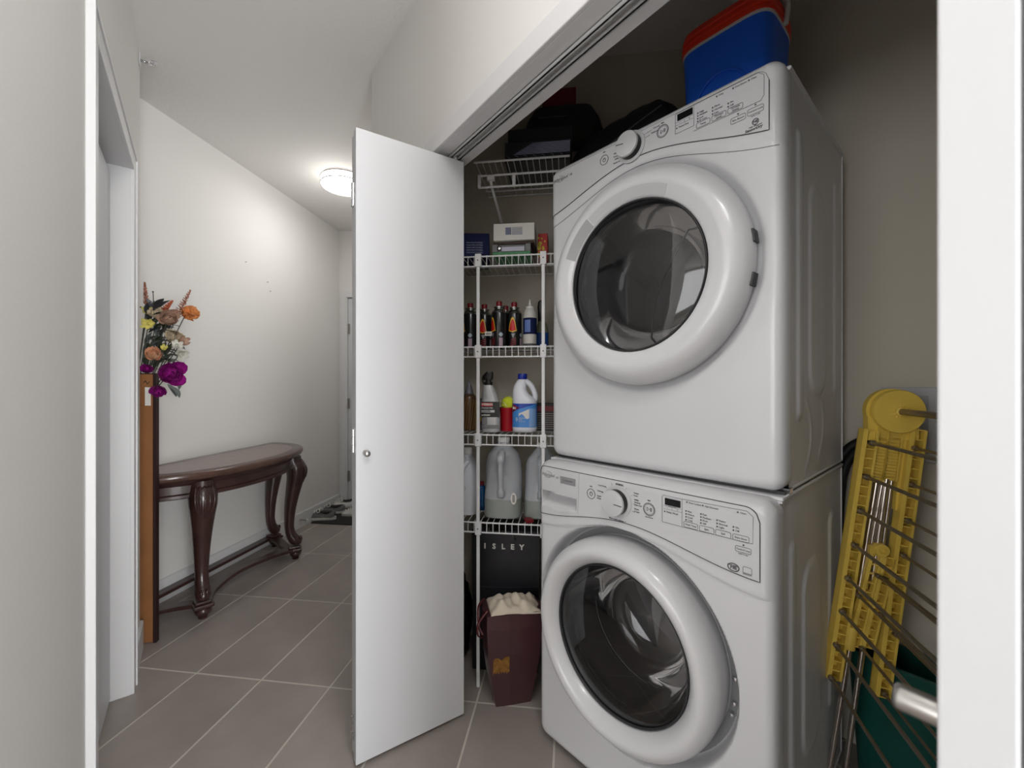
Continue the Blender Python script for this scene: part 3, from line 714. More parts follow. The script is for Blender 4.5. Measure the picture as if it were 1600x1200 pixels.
link('support_brace', bm, M_wire, us, True, auto=40)

def SH(px, u, z=0):
    """hall-frame w on depth u seen along image column px"""
    r = (px-800)/650
    # x=.9912w+.1327u = r*( -.1327w+.9912u )
    return u*(r*.9912-.1327)/(.9912+r*.1327)
def put(o, px, u, z, rz=0):
    w = SH(px, u); o.location = WU(w, u, z); o.rotation_euler = (0, 0, TH_H+rz); return o
def boxthing(name, label, cat, px, u, z, sx, sy, sz, m, rz=0, group=None, bevel=.002):
    t = thing(name, (0, 0, 0), 0, label, cat, group); put(t, px, u, z, rz)
    bm = BM(); box(bm, -sx/2, sx/2, -sy/2, sy/2, 0, sz); bev(link('carton', bm, m, t), bevel); return t

# --- level 1.711
zl = 1.7135
M_navy = mat('navy_card', (16, 27, 70), .65, spec=.2); M_white = mat('white_card', (222, 220, 214), .5); M_green = mat('green_card', (70, 140, 92), .5)
t = boxthing('box', 'navy blue printed box on the top wire shelf, behind the bifold door edge', 'box', 742, 1.74, zl, .125, .17, .10, M_navy, math.radians(10))
texts('box_lettering', [('assorted holiday', -.03, -.0855, .062-.010*i, .010, 'LEFT', .1) for i in range(5)], mat('silver_print', (150, 155, 175), .5), t)
bm = BM(); box(bm, -.0605, -.045, -.0865, -.085, .008, .020); link('corner_mark', bm, M_white, t)
t = boxthing('box', 'grey and green box under the white box on the top wire shelf', 'box', 803, 1.74, zl, .155, .16, .020, M_green)
bm = BM(); box(bm, -.0775, -.058, -.08, .08, .020, .050); box(bm, .058, .0775, -.08, .08, .020, .050); box(bm, -.058, .058, -.072, .08, .02, .05); link('side_panel', bm, mat('grey_card', (118, 120, 122), .5), t)
bm = BM(); box(bm, -.040, .052, -.078, -.0725, .022, .040); link('paper_insert', bm, mat('pale_paper', (200, 200, 215), .6), t)
bm = BM(); lathe(bm, [(.009, 0), (.009, -.004), (.006, -.006), (.001, -.006)], 16, (-.050, -.073, .036), 'Y'); link('lens', bm, M_chrome, t, True)
t = boxthing('notebook', 'dark brown flat folder between the white box and the green box', 'folder', 806, 1.735, zl+.050, .165, .15, .010, mat('brown_card', (62, 46, 36), .6), math.radians(-2))
t = boxthing('box', 'white box with a grey grille print, topmost on the upper wire shelf', 'box', 806, 1.72, zl+.0605, .165, .15, .068, M_white, math.radians(1))
bm = BM(); box(bm, -.034, .034, -.0757, -.0752, .022, .051); sp_ = link('window_print', bm, mat('grey_blue_print', (112, 118, 142), .5), t)
bm = BM()
for k in range(6): box(bm, -.008, .034, -.0762, -.0756, .025+.0045*k, .0268+.0045*k)
box(bm, -.010, -.008, -.0763, -.0756, .022, .051)
link('grille_lines', bm, M_white, sp_)
t = boxthing('box', 'narrow red and yellow patterned packet on the top wire shelf, beside the dryer', 'packet', 849, 1.76, zl, .040, .10, .105, mat('red_card', (184, 34, 30), .45), 0)
bm = BM()
for k in range(16):
    x = random.uniform(-.018, .016); z = random.uniform(.006, .10); r = random.uniform(.003, .008)
    lathe(bm, [(r, 0), (r, -.0006)], 9, (x if k % 3 else -.014, -.0503, z), 'Y')
link('printed_spots', bm, mat('yellow_print', (210, 190, 50), .5), t)

# --- level 1.350 : spray cans
zl = 1.3525
M_can = mat('can_black', (24, 25, 28), .28, metal=.3, coat=.5); M_canred = mat('can_flame_red', (196, 22, 24), .35); M_canyel = mat('can_flame_yellow', (228, 190, 60), .4)
M_cap = mat('dark_red_cap', (120, 16, 26), .35); M_tin = mat('bare_tin', (180, 184, 180), .22, metal=1)
M_pinkp = mat('pink_print', (176, 152, 168), .5)
def cylpatch(bm, r, a0, a1, zf0, zf1, k=10):
    """patch on cylinder: zf0/zf1 functions of t in 0..1"""
    lo = []; hi = []
    for i in range(k+1):
        t = i/k; a = a0+(a1-a0)*t
        lo.append(bm.verts.new((r*math.cos(a), r*math.sin(a), zf0(t)))); hi.append(bm.verts.new((r*math.cos(a), r*math.sin(a), zf1(t))))
    for i in range(k):
        try: bm.faces.new((lo[i], lo[i+1], hi[i+1], hi[i]))
        except Exception: pass
def can(px, u, label, rz, zs=1.0):
    t = thing('gas_can', (0, 0, 0), 0, label, 'gas can', 'black butane gas cans on the second wire shelf'); put(t, px, u, zl, rz)
    R = .0325
    bm = BM(); lathe(bm, [(R-.002, 0), (R, .003), (R, .140), (R-.001, .1425)], 28); link('body', bm, M_can, t, True, auto=40)
    bm = BM(); lathe(bm, [(R-.0005, .1425), (R-.003, .148), (.022, .158), (.0175, .160), (.0175, .163), (.0225, .165), (.0225, .169), (.014, .171), (.008, .172), (.008, .176), (.001, .176)], 28); link('shoulder', bm, M_tin, t, True, auto=40)
    bm = BM(); lathe(bm, [(.0125, .168), (.0125, .190), (.010, .192), (.001, .192)], 20); link('cap', bm, M_cap, t, True, auto=40)
    f = -PI/2
    bm = BM(); cylpatch(bm, R+.0004, f-1.35, f-.25, lambda q: .062+.012*abs(q-.5), lambda q: .064+.068*math.sin(PI*min(1, q*1.05+.02))**.6*(.75+.3*q)); link('flame_print', bm, M_canyel, t, True)
    bm = BM(); cylpatch(bm, R+.0008, f-1.25, f-.38, lambda q: .066+.010*abs(q-.5), lambda q: .066+.058*math.sin(PI*min(1, q*1.02+.02))**.6*(.72+.3*q)); link('flame_core', bm, M_canred, t, True)
    bm = BM(); cylpatch(bm, R+.0005, f+.15, f+.72, lambda q: .051-.009*math.sin(PI*q), lambda q: .051+.009*math.sin(PI*q)); link('round_mark', bm, mat('pale_blue_print', (170, 184, 196), .5), t, True)
    bm = BM(); cylpatch(bm, R+.0005, f+.2, f+.68, lambda q: .004, lambda q: .038); link('pink_panel', bm, M_pinkp, t, True)
    bm = BM()
    cylpatch(bm, R+.0005, f-1.0, f-.5, lambda q: .056-.018*(1-abs(2*q-1)), lambda q: .057); link('warning_triangle', bm, mat('grey_print_b', (150, 150, 155), .5), t, True)
    bm = BM()
    for k in range(4): cylpatch(bm, R+.0006, f-1.15+.05*k, f-.35, lambda q, k=k: .006+.008*k+.006*q, lambda q, k=k: .0085+.008*k+.007*q, 6)
    link('red_script', bm, mat('red_print', (150, 40, 46), .5), t, True)
    return t
can(735, 1.735, 'black gas can with a red cap, leftmost, against the bifold door edge', -.25)
can(757, 1.770, 'black gas can with a red cap, behind the left shelf post', .75)
c3 = can(780, 1.715, 'black gas can with grey side and red cap, in the middle of the row', -.05)
can(803.5, 1.740, 'black gas can with a flame print, beside the white nozzle bottle', .72)
can(790, 1.815, 'black gas can standing in the second row, between the two front middle cans', 1.3)
o = None
t = thing('price_tag', (0, 0, 0), 0, 'small white bar code tag hanging in front of the gas cans', 'tag'); put(t, 763, 1.668, zl+.044, 0)
bm = BM(); box(bm, -.014, .014, 0, .0012, 0, .017); bev(link('card', bm, M_white, t), .001)
bm = BM()
for k in range(8): box(bm, -.010+.0026*k, -.0088+.0026*k+(.0006 if k % 3 else 0), -.0003, 0, .003, .013)
link('bar_code', bm, M_seam, t)
# nozzle bottle
t = thing('glue_bottle', (0, 0, 0), 0, 'white nozzle bottle with a navy label, right of the gas cans', 'bottle'); put(t, 828, 1.72, zl)
M_pl = mat('white_plastic', (224, 224, 222), .4, coat=.1); M_bpl = mat('grey_white_plastic', (196, 196, 190), .4)
bm = BM(); lathe(bm, [(.026, 0), (.028, .003), (.028, .125), (.027, .138), (.022, .152), (.016, .160)], 28); link('body', bm, M_bpl, t, True, auto=50)
bm = BM(); lathe(bm, [(.0165, .160), (.0165, .167), (.012, .169), (.0075, .172), (.0045, .182), (.002, .196), (.0005, .197)], 20); link('nozzle', bm, M_pl, t, True, auto=50)
bm = BM(); lathe(bm, [(.0284, .052), (.0286, .053), (.0286, .118), (.0284, .119)], 28, caps=False); lb = link('label_band', bm, M_navy, t, True)
bm = BM(); cylpatch(bm, .0290, -PI/2-.75, -PI/2+.15, lambda q: .060, lambda q: .110); link('blue_panel', bm, mat('mid_blue_print', (92, 118, 180), .5), lb, True)
bm = BM(); cylpatch(bm, .0286, -PI/2-.95, -PI/2+.55, lambda q: .014, lambda q: .051); link('text_panel', bm, mat('off_white_print', (205, 203, 196), .5), t, True)
bm = BM(); lathe(bm, [(.0285, .004), (.0286, .013)], 28, caps=False); link('grey_band', bm, M_print, t, True)
t = thing('spray_bottle', (0, 0, 0), 0, 'dark bottle with a blue label behind the right shelf post', 'bottle'); put(t, 847, 1.79, zl)
bm = BM(); loft(bm, [sec(0, 0, z, rx, .024, 3) for z, rx in ((0, .026), (.004, .028), (.07, .028), (.10, .022), (.115, .014))]); link('body', bm, mat('olive_clear_plastic', (120, 124, 104), .3), t, True, auto=50)
bm = BM(); loft(bm, [sec(0, 0, z, rx, .0245, 3) for z, rx in ((.006, .0286), (.066, .0286))]); link('label_band', bm, mat('blue_label', (20, 70, 140), .4), t, True, auto=50)
bm = BM(); loft(bm, [sec(-.004, 0, z, rx, .016, 2.5) for z, rx in ((.112, .014), (.18, .016), (.20, .013), (.206, .006))]); link('cap', bm, M_black, t, True, auto=50)

# --- level 1.000
zl = 1.0025
t = thing('candle_glass', (0, 0, 0), 0, 'gold striped tall glass at the left end, beside the bifold door', 'glass'); put(t, 733, 1.74, zl)
bm = BM(); lathe(bm, [(.026, 0), (.028, .004), (.031, .135), (.026, .150), (.022, .152)], 28); link('glass_body', bm, mat('amber_brown', (92, 66, 44), .3), t, True, auto=50)
bm = BM()
for k in range(16):
    a = 2*PI*k/16; pts = [((.0285+.0028*i/10)*math.cos(a+.055*i), (.0285+.0028*i/10)*math.sin(a+.055*i), .004+.0130*i) for i in range(11)]
    tube(bm, pts, .0014, 4)
link('gold_stripes', bm, mat('gold', (190, 160, 96), .3, metal=.7), t)
bm = BM(); lathe(bm, [(.020, .152), (.018, .165), (.012, .185), (.004, .21), (.001, .212)], 18); link('clear_bow', bm, mat('crinkled_film', (120, 116, 124), .2, bump=.8, bscale=90), t, True)
# white bag bits
t = thing('plastic_pouch', (0, 0, 0), 0, 'crumpled pale pouch with a yellow mark, behind the left shelf post', 'pouch'); put(t, 749, 1.80, zl)
bm = BM(); loft(bm, [sec(0, 0, z, rx, ry, 2.3) for z, rx, ry in ((0, .02, .02), (.03, .03, .025), (.09, .028, .02), (.12, .018, .01), (.135, .012, .004))]); link('film', bm, mat('dark_mottled_film', (110, 100, 108), .4, var=.6, vscale=40), t, True)
bm = BM(); box(bm, .003, .022, -.0275, -.024, .035, .055); link('yellow_mark', bm, M_canyel, t)
# trigger spray bottle
t = thing('spray_bottle', (0, 0, 0), 0, 'silver and black trigger spray bottle with a red label stripe, left of the tennis ball', 'bottle'); put(t, 767, 1.70, zl, math.radians(4))
M_silver = mat('silver_label', (190, 191, 194), .3, metal=.25)
def sbx(z): # (left, right) outline
    if z < .13: return (-.038, .040-.02*max(0, z-.06)/.07*.35)
    f = (z-.13)/.065; return (-.038+.006*f, .033-.024*min(1, f)**1.2)
bm = BM(); loft(bm, [sec((sbx(z)[0]+sbx(z)[1])/2, 0, z, (sbx(z)[1]-sbx(z)[0])/2*s0, .024*s0, 3.2) for z, s0 in ((0, .93), (.006, 1), (.06, 1), (.10, 1), (.13, 1), (.15, 1), (.17, 1), (.185, .98), (.193, .92))]); link('body', bm, M_silver, t, True, auto=50)
bm = BM(); box(bm, -.0365, .0385, -.0248, -.0238, .062, .125); nb = link('black_label', bm, mat('black_label', (22, 24, 26), .35), t)
bm = BM(); box(bm, -.0365, .010, -.0252, -.0247, .106, .121); rb = link('red_stripe', bm, mat('label_red', (176, 32, 44), .4), nb)
texts('label_lettering', [('WEIMAN', -.0355, -.0254, .1135, .0115, 'LEFT', 0, .0004), ('STAINLESS STEEL', -.0355, -.0254, .099, .0062, 'LEFT', 0, .0002), ('& POLISH', -.0355, -.0254, .070, .0085, 'LEFT', 0, .0003)], M_white, nb)
bm = BM(); box(bm, -.036, .018, -.0252, -.0247, .081, .091); cb = link('pale_stripe', bm, M_silver, nb)
texts('label_lettering', [('CLEANER', -.0345, -.0254, .086, .0085, 'LEFT', 0, .0003)], M_seam, nb)
texts('neck_lettering', [('cleans, polishes', -.022, -.0225, .165, .0055, 'LEFT'), ('and protects', -.022, -.0225, .158, .0055, 'LEFT'), ('streak free', -.026, -.0235, .148, .0055, 'LEFT'), ('no residue', -.026, -.0235, .141, .0055, 'LEFT')], M_print, t)
bm = BM(); box(bm, -.036, .037, -.0248, -.0238, .014, .030); box(bm, -.034, -.012, -.0248, -.0238, .032, .060); link('lower_print', bm, mat('grey_gradient', (120, 120, 124), .3, metal=.4), t)
bm = BM(); loft(bm, [sec(-.010, 0, z, rx, .014, 2.5) for z, rx in ((.190, .017), (.205, .017), (.208, .012), (.218, .012))]); loft(bm, [sec(x_, 0, z, rx, .012, 3) for z, rx, x_ in ((.214, .019, -.012), (.225, .022, -.012), (.240, .019, -.008), (.249, .012, -.004))])
tube(bm, bez([(-.026, 0, .236), (-.034, 0, .225), (-.034, 0, .210), (-.029, 0, .196)], 6), .004, 6)
link('trigger_head', bm, M_black, t, True, auto=50)
# red cup + tennis ball
t = thing('cup', (0, 0, 0), 0, 'red plastic cup under the tennis ball', 'cup'); put(t, 793, 1.745, zl)
bm = BM(); lathe(bm, [(.001, 0), (.029, 0), (.030, .003), (.0335, .094), (.0348, .096), (.0348, .099), (.0325, .099), (.0320, .094), (.028, .006), (.001, .005)], 32, caps=False); link('wall', bm, mat('red_plastic', (170, 12, 30), .35), t, True, auto=40)
bm = BM(); lathe(bm, [(.0327, .041), (.0334, .042), (.0327, .043)], 32, caps=False); link('ridge', bm, mat('red_plastic', (170, 12, 30)), t, True)
t = thing('tennis_ball', (0, 0, 0), 0, 'yellow-green tennis ball resting in the red cup', 'ball'); put(t, 795, 1.745, zl+.112)
bm = BM(); sphere(bm, (0, 0, 0), .0333, 24); link('felt', bm, mat('tennis_felt', (204, 214, 50), .95, bump=.6, bscale=300), t, True)
bm = BM(); pts = []
for i in range(48):
    a = 2*PI*i/48; v = Vector((math.cos(a)+.35*math.cos(3*a), math.sin(a)-.35*math.sin(3*a), 1.1*math.sin(2*a)*.9)).normalized()*.0335; pts.append(Matrix.Rotation(1.0, 3, 'X') @ v)
tube(bm, pts, .0011, 5, closed=True); link('seam', bm, mat('seam_white', (215, 220, 190), .8), t)
t = boxthing('box', 'cream carton standing behind the tennis ball', 'box', 782, 1.86, zl, .09, .05, .125, mat('cream_card', (206, 206, 184), .6))
# bleach jug
t = thing('bleach_jug', (0, 0, 0), 0, 'white handled jug with blue cap and blue wraparound label', 'jug'); put(t, 820, 1.715, zl)
M_hd = mat('white_hdpe', (226, 228, 236), .4, coat=.1)
bm = BM(); loft(bm, [sec(c_, 0, z, rx, ry, 2.6) for z, c_, rx, ry in ((0, 0, .043, .036), (.004, 0, .049, .042), (.015, 0, .051, .044), (.10, 0, .051, .044), (.125, 0, .050, .043), (.138, -.004, .046, .040), (.155, -.016, .034, .032), (.175, -.021, .028, .027), (.195, -.018, .025, .022), (.210, -.012, .021, .018), (.216, -.010, .016, .016), (.224, -.010, .015, .015))])
link('body', bm, M_hd, t, True, auto=60)
bm = BM(); tube(bm, bez([(-.004, 0, .207), (.010, 0, .206), (.028, 0, .188), (.041, 0, .160), (.044, 0, .138), (.036, 0, .122)], 8), .0115, 12); link('handle', bm, M_hd, t, True)
bm = BM(); lathe(bm, [(.0185, .217), (.0195, .219), (.0195, .238), (.018, .240), (.001, .240)], 24, (-.010, 0, 0)); link('cap', bm, mat('royal_blue_cap', (20, 44, 150), .35), t, True, auto=40)
bm = BM(); loft(bm, [sec(0, 0, z, .0514, .0444, 2.6, 40) for z in (.022, .118)], caps=False); lb = link('label_wrap', bm, mat('sky_blue_label', (70, 140, 214), .35), t, True)
def jp(bm, x0, x1, f0, f1, off=.0008, k=12):
    lo = []; hi = []
    for i in range(k+1):
        x = x0+(x1-x0)*i/k; yy = -.0444*(max(0, 1-(abs(x)/.0514)**2.6))**(1/2.6)-off
        lo.append(bm.verts.new((x, yy, f0(i/k)))); hi.append(bm.verts.new((x, yy, f1(i/k))))
    for i in range(k): bm.faces.new((lo[i], lo[i+1], hi[i+1], hi[i]))
bm = BM(); jp(bm, -.046, .048, lambda q: .117-.03*(1-q), lambda q: .118); link('label_top', bm, mat('deep_blue_label', (24, 62, 168), .35), lb, True)
bm = BM(); jp(bm, -.020, .026, lambda q: .066+.010*math.sin(2*PI*q), lambda q: .078+.020*q, .001); link('white_swirl', bm, M_white, lb, True)
bm = BM(); jp(bm, -.048, -.018, lambda q: .082+.019*q, lambda q: .118-.017*q, .0012); dd = link('red_diamond', bm, mat('maroon_label', (130, 20, 50), .4), lb, True)
bm = BM(); jp(bm, .022, .048, lambda q: .024, lambda q: .098, .0012); tx = link('pale_text_panel', bm, mat('pale_blue_label', (130, 168, 218), .4), lb, True)
texts('label_lettering', [('ROX', -.045, -.040, .0995, .0135, 'LEFT', 0, .0005)], M_white, lb)
texts('label_lettering', [('disinfecting', -.020, -.0455, .060, .006, 'LEFT'), ('bleach', -.020, -.0455, .053, .006, 'LEFT'), ('concentrated', -.020, -.0455, .046, .005, 'LEFT'), ('(', -.030, -.0450, .056, .017, 'CENTER'), (')', -.026, -.0450, .056, .017, 'CENTER')], M_white, lb)
# stack of ridged red box right
t = boxthing('box', 'dark red and black ridged carton behind the right shelf post', 'box', 852, 1.80, zl, .085, .08, .115, mat('ridged_dark', (60, 52, 50), .6))
bm = BM(); box(bm, -.0427, .0427, -.0408, -.04, .082, .104); link('red_band', bm, M_cap, t)
bm = BM()
for k in range(8): box(bm, -.0427, .0427, -.0412, -.04, .008+.009*k, .011+.009*k)
link('pale_ridges', bm, mat('pale_ridge', (160, 155, 148), .6), t)

# --- level .650
zl = .6525
M_jug = mat('cloudy_hdpe', (196, 200, 206), .35, coat=.1, trans=.25)
M_water = mat('cloudy_liquid', (150, 156, 152), .3)
# left jug
t = thing('detergent_jug', (0, 0, 0), 0, 'white handled jug at the left end of the lowest wire shelf', 'jug'); put(t, 731, 1.745, zl)
bm = BM(); loft(bm, [sec(0, 0, z, rx, .05, 2.8) for z, rx in ((0, .044), (.005, .047), (.12, .047), (.17, .044), (.21, .034), (.235, .018), (.25, .016))]); link('body', bm, M_hd, t, True, auto=60)
bm = BM(); tube(bm, bez([(.012, -.046, .225), (-.005, -.066, .20), (-.012, -.066, .15), (-.006, -.048, .11)], 6), .010, 10); link('handle', bm, M_hd, t, True)
bm = BM(); lathe(bm, [(.020, .248), (.020, .272), (.018, .274), (.001, .274)], 24); link('cap', bm, M_pl, t, True, auto=40)
t = thing('bottle', (0, 0, 0), 0, 'small translucent blue bottle with a red neck, tucked behind the left shelf post', 'bottle'); put(t, 753, 1.79, zl)
bm = BM(); loft(bm, [sec(0, 0, z, rx, .02, 2.2) for z, rx in ((.0, .018), (.02, .022), (.07, .024), (.095, .016), (.105, .008))]); link('body', bm, mat('clear_blue', (26, 92, 150), .15, trans=.3), t, True)
bm = BM(); lathe(bm, [(.009, .104), (.009, .122), (.001, .122)], 14); link('neck', bm, M_cap, t, True, auto=40)
# large milk jug: loft body with handle recesses
def gallon(px, u, label, S, SZ):
    t = thing('water_jug', (0, 0, 0), 0, label, 'jug'); put(t, px, u, zl)
    W = .072*S
    bm = BM(); loft(bm, [sec(0, 0, z*SZ, rx*S, rx*S, n) for z, rx, n in ((0, .058, 3), (.006, .068, 3), (.03, .072, 3), (.07, .073, 3.2), (.12, .072, 3.2), (.15, .072, 3), (.185, .070, 2.8), (.212, .060, 2.4), (.236, .036, 2), (.252, .022, 2), (.262, .020, 2))])
    # press the front corner cheeks inwards to leave a standing grip
    for v in bm.verts:
        x, y, z = v.co
        if y < 0:
            k = smooth(.085*SZ, .115*SZ, z)*(1-smooth(.185*SZ, .215*SZ, z))*smooth(.012*S, .022*S, abs(x))
            v.co.y += .030*S*k
    link('body', bm, M_jug, t, True, auto=70)
    bm = BM(); tube(bm, bez([(0, -.052*S, .222*SZ), (0, -.073*S, .200*SZ), (0, -.078*S, .16*SZ), (0, -.076*S, .11*SZ), (0, -.070*S, .078*SZ)], 6), [.016*S]*8+[.0105*S]*12+[.016*S]*5, 12); link('handle', bm, M_jug, t, True)
    bm = BM(); loft(bm, [sec(0, 0, z*SZ, .0735*S, .0735*S, 3.1) for z in (.004, .066)], caps=False); link('liquid_band', bm, M_water, t, True)
    bm = BM(); lathe(bm, [(.024*S, .254*SZ), (.024*S, .268*SZ), (.022*S, .270*SZ), (.001, .270*SZ)], 24); link('cap', bm, M_pl, t, True, auto=40)
    bm = BM(); lathe(bm, [(.017*S, 0), (.017*S, -.0015), (.015*S, -.003), (.001, -.003)], 24, (0, -.0722*S, .095*SZ), 'Y'); link('round_emboss', bm, M_jug, t, True)
    return t
gt = gallon(787, 1.735, 'large cloudy plastic water jug with a centre grip, on the lowest wire shelf', 1.06, 1.20)
bm = BM(); loft(bm, [[Vector((x_*.012+.052, -.0765, z_*.024+.086)) for x_, z_ in [(math.cos(2*PI*i/20), math.sin(2*PI*i/20)) for i in range(20)]], [Vector((x_*.012+.052, -.0745, z_*.024+.086)) for x_, z_ in [(math.cos(2*PI*i/20), math.sin(2*PI*i/20)) for i in range(20)]]])
st_ = link('oval_sticker', bm, M_white, gt); bm = BM()
for k in range(6): box(bm, .047, .057, -.0772, -.0766, .073+.005*k, .0755+.005*k)
link('bar_code', bm, M_seam, st_)
gallon(847, 1.745, 'cloudy plastic water jug half hidden by the washing machine', .98, 1.12)
# red packet on lowest shelf front right
t = boxthing('packet', 'small dark red packet lying on the lowest wire shelf by the washer', 'packet', 826, 1.65, zl, .03, .04, .012, M_cap, .4)

# --- things on the upper shelf
zl = zt+.0055
t = boxthing('package', 'striped silver shrink-wrapped package on the upper closet shelf', 'package', 842, 1.76, zl, .262, .20, .082, mat('dark_grey_wrap', (52, 52, 56), .3))
m = bpy.data.materials.new('striped_print'); m.use_nodes = True; nt = m.node_tree; p_ = nt.nodes['Principled BSDF']
tc = nt.nodes.new('ShaderNodeTexCoord'); wv = nt.nodes.new('ShaderNodeTexWave'); wv.bands_direction = 'Z'; wv.inputs['Scale'].default_value = 55
nz_ = nt.nodes.new('ShaderNodeTexNoise'); nz_.inputs['Scale'].default_value = 7
r_ = nt.nodes.new('ShaderNodeValToRGB'); r_.color_ramp.elements[0].color = lin((40, 42, 60)); r_.color_ramp.elements[1].color = lin((196, 198, 232))
ml = nt.nodes.new('ShaderNodeMath'); ml.operation = 'MULTIPLY'
nt.links.new(tc.outputs['Object'], wv.inputs['Vector']); nt.links.new(tc.outputs['Object'], nz_.inputs['Vector']); nt.links.new(wv.outputs['Fac'], ml.inputs[0]); nt.links.new(nz_.outputs['Fac'], ml.inputs[1])
nt.links.new(ml.outputs[0], r_.inputs['Fac']); r_.color_ramp.elements[1].position = .55
nt.links.new(r_.outputs['Color'], p_.inputs['Base Color']); p_.inputs['Roughness'].default_value = .25
bm = BM(); prism(bm, [(-.10, .028), (.129, .028), (.131, .076), (-.02, .072)], 0, .0015, M=Matrix.Translation((0, -.1, 0)) @ Matrix.Rotation(PI/2, 4, 'X')); link('striped_front', bm, m, t)
bm = BM()
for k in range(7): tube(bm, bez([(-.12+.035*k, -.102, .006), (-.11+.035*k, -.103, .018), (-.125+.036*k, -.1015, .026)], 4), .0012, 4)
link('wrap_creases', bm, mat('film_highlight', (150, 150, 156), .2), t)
M_dk = mat('near_black_card', (26, 26, 30), .5)
t = boxthing('box', 'dark grey box lying on the striped package on the upper closet shelf', 'box', 846, 1.78, zl+.083, .26, .20, .062, mat('charcoal_card', (44, 44, 48), .5))
t = thing('case', (0, 0, 0), 0, 'black flared case standing on the dark grey box, high in the closet', 'case'); put(t, 880, 1.785, zl+.146)
bm = BM(); loft(bm, [sec(0, 0, z, rx, ry, 6) for z, rx, ry in ((0, .165, .09), (.05, .150, .085), (.098, .120, .078), (.102, .116, .075))]); link('shell', bm, M_dk, t, True, auto=40)
bm = BM(); box(bm, -.10, .02, -.092, -.088, .046, .049); link('faint_lettering_bar', bm, mat('faint_grey', (70, 70, 72), .6), t)
t = boxthing('box', 'dark red box topmost of the pile on the upper closet shelf', 'box', 874, 1.79, zl+.249, .14, .10, .09, mat('dark_red_card', (110, 22, 36), .5))
# duffel bag on dryer
t = thing('duffel_bag', AP(.10, .36, 1.9475), RZ_A, 'black duffel bag slumped on the dryer, left of the blue cooler', 'bag')
bm = BM(); secs = []
for i in range(15):
    x = -.25+.45*i/14; f = math.sqrt(max(.04, 1-(abs(x+.025)/.229)**7)); hgt = (.262+.012*i/14)*f
    secs.append([Vector((x, .125*math.copysign(abs(math.cos(a))**.8, math.cos(a)), hgt/2+hgt/2*math.copysign(abs(math.sin(a))**.6, math.sin(a))+.004*math.sin(i*2.1+a*3))) for a in [2*PI*k/24 for k in range(24)]])
loft(bm, secs); link('body', bm, mat('black_nylon', (24, 24, 28), .6, bump=.3, bscale=40), t, True, auto=70)
bm = BM(); tube(bm, bez([(-.21, -.125, .10), (-.05, -.128, .14), (.08, -.128, .17), (.17, -.125, .19)], 8), .0022, 5); link('piping', bm, mat('grey_piping', (96, 96, 100), .5), t)
bm = BM(); tube(bm, bez([(-.10, -.135, .10), (-.04, -.150, .06), (.06, -.150, .07), (.12, -.135, .13)], 8), .006, 6, sq=.4); link('handle', bm, M_black, t, True)
# blue cooler on dryer
t = thing('cooler', AP(.452, .37, 1.9465), RZ_A, 'blue cooler with a red lid standing on the dryer', 'cooler')
M_blue = mat('cooler_blue', (40, 112, 246), .4, bump=.05, bscale=60); M_red = mat('cooler_red', (240, 64, 40), .4)
bm = BM(); loft(bm, [sec(0, 0, z, rx, ry, 5, 40) for z, rx, ry in ((0, .116, .098), (.006, .120, .102), (.07, .124, .106), (.22, .131, .112), (.318, .135, .116), (.326, .135, .116))]); b_ = link('body', bm, M_blue, t, True, auto=50)
bm = BM(); tube(bm, [(.09*math.cos(math.radians(a)), -.113-.0015, .08+.13*math.sin(math.radians(a))) for a in range(20, 161, 10)], .0035, 6); link('embossed_arc', bm, M_blue, b_, True)
bm = BM(); loft(bm, [sec(0, 0, z, .1375, .1185, 5, 40) for z in (.326, .334)]); link('white_band', bm, M_pl, t, True, auto=50)
bm = BM(); loft(bm, [sec(0, 0, z, r0, r0-.019, 5, 40) for z, r0 in ((.334, .139), (.343, .140), (.345, .136), (.352, .136), (.354, .140), (.363, .140), (.365, .136), (.372, .136), (.374, .139), (.392, .135), (.402, .118))]); link('lid', bm, M_red, t, True, auto=30)
bm = BM(); tube(bm, bez([(-.142, 0, .33), (-.146, 0, .40), (-.10, 0, .45), (0, 0, .46), (.10, 0, .45), (.146, 0, .40), (.142, 0, .33)], 6), .008, 8); link('carry_handle', bm, M_pl, t, True)
# rest nail on back wall
bm = BM(); cyl(bm, (0, 0, 0), (-.03, 0, .001), .003, 8); o = link('screw', bm, mat('brass_screw', (150, 140, 110), .4, metal=.6)); o.location = AB(1.75, .475, 1.99); o.rotation_euler = (0, 0, TH)
tag(o, 'small screw sticking out of the closet back wall, right of the dryer top', 'screw')

# ------------------------------------------------------------------ bags on closet floor
t = thing('paper_bag', (0, 0, 0), 0, 'large black shopping bag with white letters under the wire shelves', 'bag'); t.location = WU(SH(793, 1.80), 1.80, 0); t.rotation_euler = (0, 0, TH_H+.03)
M_bb = mat('black_paper', (30, 30, 36), .45)
bm = BM(); loft(bm, [[Vector((sx*rx, sy*ry, z)) for sx, sy in ((-1, -1), (0, -1.03), (1, -1), (1.0, 0), (1, 1), (0, 1), (-1, 1), (-.97, 0))] for z, rx, ry in ((0, .138, .08), (.30, .140, .082), (.585, .143, .078))], caps=True); link('body', bm, M_bb, t)
bm = BM(); tube(bm, [(-.140, -.084, .35), (0, -.087, .352), (.140, -.084, .36)], .0012, 4); link('fold_line', bm, mat('fold_sheen', (66, 66, 74), .4), t)
texts('bag_lettering', [(c_, -.085+.0385*i, -.0875, .522, .030, 'CENTER', 0, .0012) for i, c_ in enumerate('ISLEY')], M_white, t)
bm = BM(); tube(bm, bez([(.03, -.082, .575), (.035, -.09, .56), (.045, -.088, .553)], 4), .003, 5); tube(bm, bez([(-.07, -.08, .585), (-.05, -.02, .66), (.05, -.02, .66), (.07, -.08, .585)], 6), .003, 5); link('cord_handle', bm, M_black, t)
